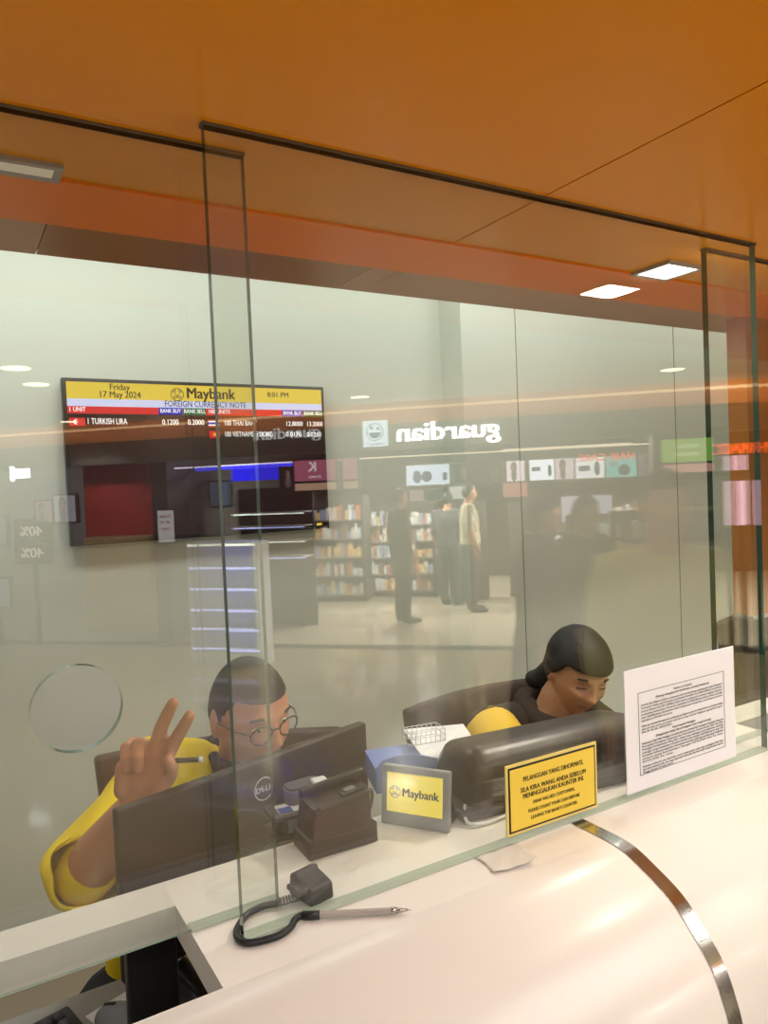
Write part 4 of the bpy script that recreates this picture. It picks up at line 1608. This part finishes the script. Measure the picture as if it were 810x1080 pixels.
def sthing(name, label, cat, s, w, h=0.0, rz=0.0, group=None):
    return thing(name, label, cat, S(s, w, h), SRZ + rz, group)


white_l = glow('letter_white', (255, 255, 255), 13.0)
# main sign: letters and square logo
t = sthing('shop_sign', 'white illuminated shop name with square face logo across the mall', 'sign', 0.16, -0.02, 2.2)
text_mesh([('guardian', 0, -0.03, 0.27, 'CENTER', .02, 1.06)], 'lettering', white_l, t, (0, -0.03, 0), (0, 0, 0), 0.02)
mb = MB()
mb.box(0.63, 0.89, -0.06, -0.02, -0.07, 0.2)
lo = mb.build('logo_panel', glow('logo_panel_white', (225, 240, 250), 5.0), t)
mb = MB()
bl = glow('logo_blue', (60, 120, 180), 2.0)
disc(mb, 0.76, 0.08, 0.092, -0.062, 0, 36, 0.082)
for j in range(12):
    a, b_ = R(180 + 15 * j), R(195 + 15 * j)
    mb.quad((0.76, -.0622, .075), (0.76 + .065 * math.cos(a), -.0622, .075 + .06 * math.sin(a)), (0.76 + .065 * math.cos(b_), -.0622, .075 + .06 * math.sin(b_)), (0.76, -.0622, .075))
mb.box(.71, .74, -.0635, -.062, .10, .13)
mb.box(.78, .81, -.0635, -.062, .11, .14)
mb.build('logo_face', bl, lo)
text_mesh([('PHARMACY', 0.76, -0.058, 0.034, 'CENTER', .02, .2)], 'logo_lettering', bl, lo, (0, -.0625, 0))
t = sthing('shop_sign', 'smaller white shop name on the left stretch of the fascia', 'sign', -1.58, -0.02, 2.30)
text_mesh([('guardian', 0, -0.03, 0.18, 'CENTER', .0, .74)], 'lettering', glow('letter_white_dim', (255, 255, 255), 2.5), t, (0, -0.03, 0), (0, 0, R(2)), 0.01)
t = sthing('hanging_sign', 'small white projecting sign at the far end of the shopfront', 'sign', -4.72, -0.3, 2.03)
MB().box(-.10, .10, -.02, .02, -.05, .06).build('panel', white_l, t)
MB().box(.11, .14, -.02, .02, -.08, .09).build('side_panel', white_l, t)


def lightbox(label, s0, s1, h0, h1, w, rgb, e, art=None, name='light_box', title=None):
    t = sthing(name, label, 'display', (s0 + s1) / 2, w, (h0 + h1) / 2)
    W_, H2 = (s1 - s0) / 2, (h1 - h0) / 2
    if w < 0 and (name in ('price_poster', 'sale_poster', 'tall_panel') or 'panel poster' in label):
        MB().box(-.02, .02, .01, .05, -h0 - H2, -H2).build('stand_pole', shop_dark, t)
        MB().box(-.12, .12, -.08, .14, -h0 - H2, -h0 - H2 + .015).build('stand_foot', shop_dark, t)
    MB().box(-W_ - .02, W_ + .02, 0, .06, -H2 - .02, H2 + .02).build('casing', shop_dark, t)
    f = MB().box(-W_, W_, -.004, 0, -H2, H2).build('face', glow('face', rgb, e), t)
    for i, (a0, a1, b0, b1, c_, ee) in enumerate(art or []):
        mb = MB()
        if i % 2:
            mb.box(W_ * a0, W_ * a1, -.008, -.004, H2 * b0, H2 * b1)
        else:
            cx_, cz_ = W_ * (a0 + a1) / 2, H2 * (b0 + b1) / 2
            rx, rz_ = abs(W_ * (a1 - a0) / 2), abs(H2 * (b1 - b0) / 2)
            f_ = mb.bm.faces.new([mb.bm.verts.new((cx_ + rx * math.cos(2 * PI * j / 20), -.008, cz_ + rz_ * math.sin(2 * PI * j / 20))) for j in range(20)])
        mb.build('artwork', glow('art', c_, ee), f)
    if title:
        text_mesh(title[0], 'lettering', glow('title', title[1], title[2]), f, (0, -.01, 0))
    return t


skin_c, hair_c = (220, 170, 150), (50, 36, 34)
portrait = [(-.1, .5, -1, .1, (170, 150, 160), 1.0), (-.05, .0, -.2, .0, skin_c, 1.0), (-.15, .55, -.1, .9, hair_c, .3), (.1, .35, -.5, -.4, skin_c, 1.), (0.0, .4, -.2, .7, skin_c, 2.0)]
# row of bright posters on the back wall
for i, (s0, s1, rgb, e, art) in enumerate((
        (-1.30, -0.55, (214, 224, 240), 3.2, [(-.2, .3, -.7, .4, (120, 150, 190), 1.4), (-.9, -.7, -.6, .2, (110, 140, 190), 1.4), (.3, .7, -.8, .5, (150, 170, 205), 1.6)]),
        (-0.46, -0.18, (90, 84, 84), 1.0, [(-.6, .3, -.6, .7, (210, 190, 180), 1.4)]),
        (0.15, 0.40, (120, 110, 110), 1.0, portrait),
        (0.42, 0.72, (230, 210, 214), 3.0, portrait),
        (0.80, 1.20, (226, 232, 240), 3.6, [(-.8, -.5, -.7, .5, (90, 110, 130), 1.0), (.1, .8, -.1, .3, (120, 130, 160), 1.2)]),
        (1.22, 1.52, (214, 190, 198), 2.6, portrait),
        (1.55, 2.00, (226, 226, 226), 2.8, [(-.7, -.3, -.8, .6, (120, 140, 150), 1.0), (0, .8, -.3, .2, (150, 170, 170), 1.3)]),
        (2.03, 2.50, (110, 190, 184), 2.2, [(-.6, .2, -.9, .2, (60, 140, 140), 1.2), (0.2, .8, 0, .5, (180, 220, 215), 1.6)]),
        (2.53, 2.95, (130, 116, 130), 1.5, portrait))):
    lightbox('bright advertising light box in the row along the back wall of the shop', s0 * 1.0, s1 * 1.0, 1.71, 2.05, 5.0, rgb, e * 1.8, art).__setitem__('group', 'light boxes on the shop back wall')
for s0, s1, h0, h1, rgb, e in ((-1.25, -1.0, 1.44, 1.62, (200, 170, 160), 1.6), (-1.0, -.7, 1.44, 1.62, (90, 110, 110), 1.2), (-.55, -.15, 1.45, 1.66, (220, 215, 205), 2.2), (.35, .75, 1.45, 1.68, (220, 150, 140), 1.8),
                               (.45, .70, 1.05, 1.35, (200, 190, 200), 1.6), (1.3, 1.7, 1.0, 1.42, (210, 200, 214), 1.8), (1.75, 2.1, 1.05, 1.42, (200, 196, 214), 1.6)):
    lightbox('small lit product panel below the light boxes on the shop back wall', s0, s1, h0, h1, 4.95, rgb, e * 1.8, None, 'product_panel')['group'] = 'lit product panels'
# category signs
t = sthing('category_sign', 'orange illuminated category letters above the back wall light boxes', 'sign', 2.02, 4.6, 2.03)
text_mesh([('HAIR CARE', 0, -.05, .16, 'CENTER', .03, .85)], 'lettering', glow('letter_orange', (255, 92, 30), 4.5), t, (0, 0, 0), (0, 0, 0), .01)
lightbox('green category sign on the gondola end near the shop entrance', 2.22, 2.68, 1.82, 2.04, -0.1, (140, 190, 70), 2.6,
         None, 'category_sign', ([('NATURAL', 0, .02, .055, 'CENTER', .02, .2), ('SKIN CARE', 0, -.055, .055, 'CENTER', .02, .22)], (230, 240, 200), 3.0))
lightbox('pink strip panel under the green category sign', 2.24, 2.68, 1.72, 1.80, -0.1, (240, 170, 160), 2.0, None, 'category_sign')
t = sthing('shelf_end', 'grey end frame holding the green category sign', 'shelf', 2.45, -0.04)
MB().box(-.30, -.26, 0, .3, 0, 2.12).build('side_panel', shop_dark, t)
MB().box(.26, .30, 0, .3, 0, 2.12).build('side_panel', shop_dark, t)
MB().box(-.26, .26, .25, .3, 0, 2.1).build('back_panel', shop_brown, t)
for z in (.3, .65, 1.0, 1.35):
    MB().box(-.26, .26, .02, .25, z, z + .03).build('shelf_board', shop_grey, t)
t = sthing('category_sign', 'orange and yellow illuminated letters at the right end of the shop', 'sign', 3.05, 0.1, 1.93)
text_mesh([('PHARMACY', 0, -.05, .15, 'CENTER', .03, .62)], 'lettering', glow('letter_red', (255, 84, 30), 4.0), t, (0, 0, 0), (0, 0, 0), .01)
for s0, s1, h0, h1 in ((2.86, 2.95, 1.2, 1.62), (3.0, 3.09, 1.2, 1.62), (2.86, 2.98, 1.72, 1.86)):
    lightbox('tall pink lit panel at the right end of the shop', s0, s1, h0, h1, -0.1, (246, 200, 220), 2.8, None, 'tall_panel')['group'] = 'tall pink panels'
pk = [(-.1, .1, .0, .5, (255, 245, 250), 3.2)]
lightbox('pink illuminated brand panel with white letter, left one of two', -1.50, -1.04, 1.80, 2.02, -.1, (226, 120, 150), 2.2, None, 'brand_panel',
         ([('K', 0.02, -.01, .15, 'CENTER', .03), ('beauty', 0, -.08, .05, 'CENTER', .02)], (255, 240, 245), 3.5))
lightbox('peach strip under the pink brand panel', -1.50, -1.04, 1.70, 1.775, -.1, (240, 190, 160), 2.4, None, 'brand_panel')
lightbox('narrow pink illuminated panel beside the brand panel', -.96, -.80, 1.80, 2.02, -.1, (226, 130, 150), 2.0, None, 'brand_panel')
lightbox('peach strip under the narrow pink panel', -.96, -.80, 1.70, 1.775, -.1, (240, 190, 160), 2.0, None, 'brand_panel')
lightbox('white price poster with red print on the shop side', -3.12, -2.92, 1.18, 1.54, -.1, (240, 232, 228), 2.2, None, 'price_poster',
         ([('Harga', 0, .10, .05, 'CENTER', .02, .14), ('off 30', 0, .03, .05, 'CENTER', .02, .14), ('only', 0, -.04, .05, 'CENTER', .02, .12)], (220, 90, 70), 1.2))
lightbox('portrait poster in the dark part of the shop', -1.72, -1.52, 1.78, 2.0, .9, (190, 190, 205), 1.8, portrait)
lightbox('dark portrait poster in the shop', -2.05, -1.80, 1.74, 2.0, .9, (80, 40, 40), .8, portrait)
lightbox('small blue poster beside the lit bottles', -2.95, -2.72, 1.55, 1.85, .9, (120, 140, 170), 1.2)
lightbox('portrait poster at the far left of the shopfront', -4.46, -4.18, 1.45, 1.76, -.1, (210, 205, 215), 1.8, portrait)
lightbox('pink portrait poster at the far left of the shopfront', -4.72, -4.50, 1.45, 1.70, -.1, (220, 170, 175), 1.4, portrait)
for h0, a, b_ in ((1.24, '40%', 'upper'), (0.98, '40%', 'lower')):
    lightbox(b_ + ' faint sale poster with a percentage on the shop window', -5.02, -4.55, h0, h0 + .24, -.1, (120, 110, 98), .5, None, 'sale_poster',
             ([(a, 0, -.06, .16, 'CENTER', .04, .3)], (230, 215, 200), 2.5))
for h0, wd in ((1.2, 'upper'), (.45, 'lower')):
    lightbox(wd + ' white panel poster at the left end of the mall', -5.5, -5.15, h0, h0 + .34, -.1, (190, 190, 205), .9)
# gondola shelves
prod_cols = [(210, 200, 190), (190, 120, 90), (150, 160, 190), (220, 190, 120), (120, 90, 80), (200, 210, 215)]
prod_m = [mat('product_%s' % n, c, .4) for n, c in zip(('cream', 'rust', 'blue', 'gold', 'umber', 'silver'), prod_cols)]


def gondola(label, s, w, wid, h, rz=0.0, levels=5, mats_=None):
    t = sthing('shelf_unit', label, 'shelf', s, w, 0, rz)
    MB().box(-wid / 2, wid / 2, .18, .22, 0, h).build('back_panel', shop_dark, t)
    for sx in (-1, 1):
        MB().box(sx * wid / 2 - .02, sx * wid / 2 + .02, 0, .4, 0, h).build('side_panel', shop_dark, t)
    pr = MB()
    rnd = random.Random(int(s * 100) + 5)
    for i in range(levels):
        z = .12 + i * (h - .2) / levels
        MB().box(-wid / 2, wid / 2, -.02, .42, z - .02, z).build('shelf_board', shop_grey, t)
        x = -wid / 2 + .03
        while x < wid / 2 - .08:
            ww = rnd.uniform(.04, .08)
            pr.box(x, x + ww - .008, .01, .12, z, z + rnd.uniform(.1, .22), rnd.randrange(6))
            x += ww
    stuff(tag(pr.build('shelf_goods', mats_ or prod_m, None, S(s, w), (0, 0, SRZ + rz)), 'many small packages standing on ' + label, 'goods'))
    return t


gondola('grey shelf unit of packages left of the entrance', -1.15, 3.4, 1.1, 1.45)
gondola('grey shelf unit of packages facing the aisle', -.25, 3.2, .5, 1.45, R(60))
gondola('grey shelf unit of packages in the middle of the shop', .95, 3.2, .5, 1.4, R(-30))
gondola('low grey shelf unit of packages near the entrance', 1.75, 2.0, .8, 1.25)
gondola('grey shelf unit of packages at the right of the shop', 2.3, 1.4, .9, 1.3)
gondola('tall wall shelf of packages behind the dark shop part', -2.4, 3.0, 1.6, 1.6)
gondola('long wall shelf of packages along the shop back wall, left', -1.2, 5.3, 2.0, 1.4)
gondola('long wall shelf of packages along the shop back wall, right', 1.9, 5.3, 2.4, 1.4)
# blue-lit bottle display
t = sthing('lit_display', 'white display with blue-lit shelves of clear bottles', 'shelf', -1.97, -.95, 0, R(1))
MB().box(-.36, .36, .0, .3, 0, .12).build('base', white_pl, t)
MB().box(-.36, .36, .27, .3, .12, 1.22).build('back_panel', mat('display_back_glow', (150, 150, 210), .4, emit=.9, ecol=(130, 130, 230)), t)  # bluish light of the LED strips put into the panel as emission
for sx in (-1, 1):
    MB().box(sx * .35 - .01, sx * .35 + .01, 0, .3, .12, 1.22).build('side_panel', white_pl, t)
led = glow('led_blue_white', (190, 190, 255), 5.0)
ledw = glow('led_white', (240, 245, 230), 6.0)
bots = MB()
for i, z in enumerate((.16, .36, .55, .76, .97, 1.2)):
    MB().box(-.34, .34, 0, .27, z - .012, z).build('shelf_board', white_pl, t)
    MB().box(-.34, .34, -.006, 0, z - .014, z + .006).build('light_strip', ledw if i == 5 else led, t)
    if i < 5:
        for k in range(8):
            bots.cyl((-.29 + k * .083, .08, z), (-.29 + k * .083, .08, z + .10), .022, n=10)
            bots.cyl((-.29 + k * .083, .08, z + .10), (-.29 + k * .083, .08, z + .14), .009, n=8)
stuff(tag(bots.build('display_bottles', mat('pale_bottle', (190, 190, 230), .2), None, S(-1.97, -.95), (0, 0, SRZ + R(1))), 'small clear bottles standing in rows on the blue-lit display', 'bottles'))
t = sthing('lit_shelf', 'white-lit shelf bay in the dark part of the shop', 'shelf', -2.25, .95)
MB().box(-.5, .5, .25, .28, 0, 1.75).build('back_panel', shop_dark, t)
for i, z in enumerate((.9, 1.1, 1.28, 1.45)):
    MB().box(-.48, .48, 0, .25, z - .015, z).build('shelf_board', white_pl, t)
    MB().box(-.46, .46, .0, .02, z - .03, z - .015).build('light_strip', ledw if i % 2 else led, t)
# ceiling downlights of the mall
dl_f = glow('downlight_face', (255, 236, 196), 9.0)
for i, (px, py, hh) in enumerate(((380, 418, 2.58), (710, 389, 2.58), (40, 402, 2.58), (18, 384, 2.58), (75, 443, 2.58))):
    q = P(px, py, 2, hh)
    t = thing('downlight', 'round downlight in the mall ceiling', 'light', (q.x, -q.y, hh), 0, 'mall ceiling downlights')
    mb = MB()
    mb.cyl((0, 0, -.006), (0, 0, 0), .11, n=28)
    mb.build('trim_ring', white_pl, t)
    mb = MB()
    mb.cyl((0, 0, -.009), (0, 0, -.006), .09, n=28)
    mb.build('diffuser', dl_f, t)
    L = bpy.data.lights.new('downlight_lamp', 'SPOT')
    L.energy, L.spot_size, L.spot_blend, L.shadow_soft_size, L.color = 190, R(125), .6, .08, (1, .95, .88)
    o = bpy.data.objects.new('downlight_lamp', L)
    C.objects.link(o)
    o.location = (q.x, -q.y, hh - .03)
# ------------------------------------------------------------------ lights


def area(name, loc, target, sx, sy, power, color=(1, 1, 1), shape='RECTANGLE'):
    L = bpy.data.lights.new(name, 'AREA')
    L.shape = shape
    L.size = sx
    if shape == 'RECTANGLE':
        L.size_y = sy
    L.energy = power
    L.color = color
    o = bpy.data.objects.new(name, L)
    C.objects.link(o)
    o.location = loc
    d = Vector(target) - Vector(loc)
    o.rotation_euler = d.to_track_quat('-Z', 'Y').to_euler()
    return o


# booth: ceiling panels above the staff, and the cove at the top of the back wall
area('booth_ceiling_light', (0.3, 1.35, 2.78), (0.3, 1.35, 0), 1.2, 0.3, 13, (1, .98, .93))
area('booth_ceiling_light', (2.2, 1.30, 2.78), (2.2, 1.30, 0), 1.2, 0.3, 8, (1, .98, .93))
area('booth_cove_light', (0.2, 1.75, 2.76), (0.2, 2.15, 2.35), 4.0, 0.12, 9, (.9, 1, .95))
area('booth_cove_light', (3.4, 1.6, 2.76), (3.4, 1.98, 2.35), 2.4, 0.12, 4.5, (.9, 1, .95))
# mall: unseen lights added before the counter, outside its reflection; shop lamps
area('mall_fill_light', (-0.5, -1.6, 2.57), (-0.5, -1.2, 0), 1.6, 0.6, 33, (1, .975, .94))
area('mall_fill_light', (1.6, -1.6, 2.57), (1.6, -1.2, 0), 1.6, 0.6, 33, (1, .975, .94))
area('mall_fill_light', (3.6, -1.5, 2.57), (3.6, -1.2, 0), 1.6, 0.6, 30, (1, .975, .94))
for s, w, p in ((-1.0, 2.2, 360), (1.2, 2.2, 360), (-1.0, 4.2, 360), (1.6, 4.2, 360), (-3.9, 1.8, 60), (3.2, 1.5, 150)):
    q = S(s, w, 2.41)
    area('shop_ceiling_light', q, (q.x, q.y, 0), 0.4, 0.4, p, (1, .95, .86))
q = S(-.5, -.30, 2.57)
L_ = area('cove_light', q, S(-.5, 0.0, 2.42), 11.0, .06, 40, (1, .62, .34))
L_.rotation_euler = (R(60), 0, SRZ)
w_ = bpy.data.worlds.new('world')
w_.use_nodes = True
w_.node_tree.nodes['Background'].inputs[0].default_value = (1.0, 0.95, 0.88, 1)
w_.node_tree.nodes['Background'].inputs[1].default_value = 0.35
bpy.context.scene.world = w_
# ------------------------------------------------------------------ camera object, view
cd = bpy.data.cameras.new('camera')
cd.sensor_fit = 'HORIZONTAL'
cd.sensor_width = 36.0
cd.lens = FPX / 810.0 * 36.0
cd.clip_start = 0.02
co = bpy.data.objects.new('camera', cd)
C.objects.link(co)
Mx = Matrix((IX, -IY, -FWD)).transposed()
co.matrix_world = Matrix.Translation(CAM) @ Mx.to_4x4()
sc_ = bpy.context.scene
sc_.camera = co
sc_.view_settings.view_transform = 'Standard'
sc_.view_settings.look = 'None'
sc_.view_settings.gamma = 1.0
sc_.view_settings.use_curve_mapping = False
sc_.view_settings.exposure = 0.0
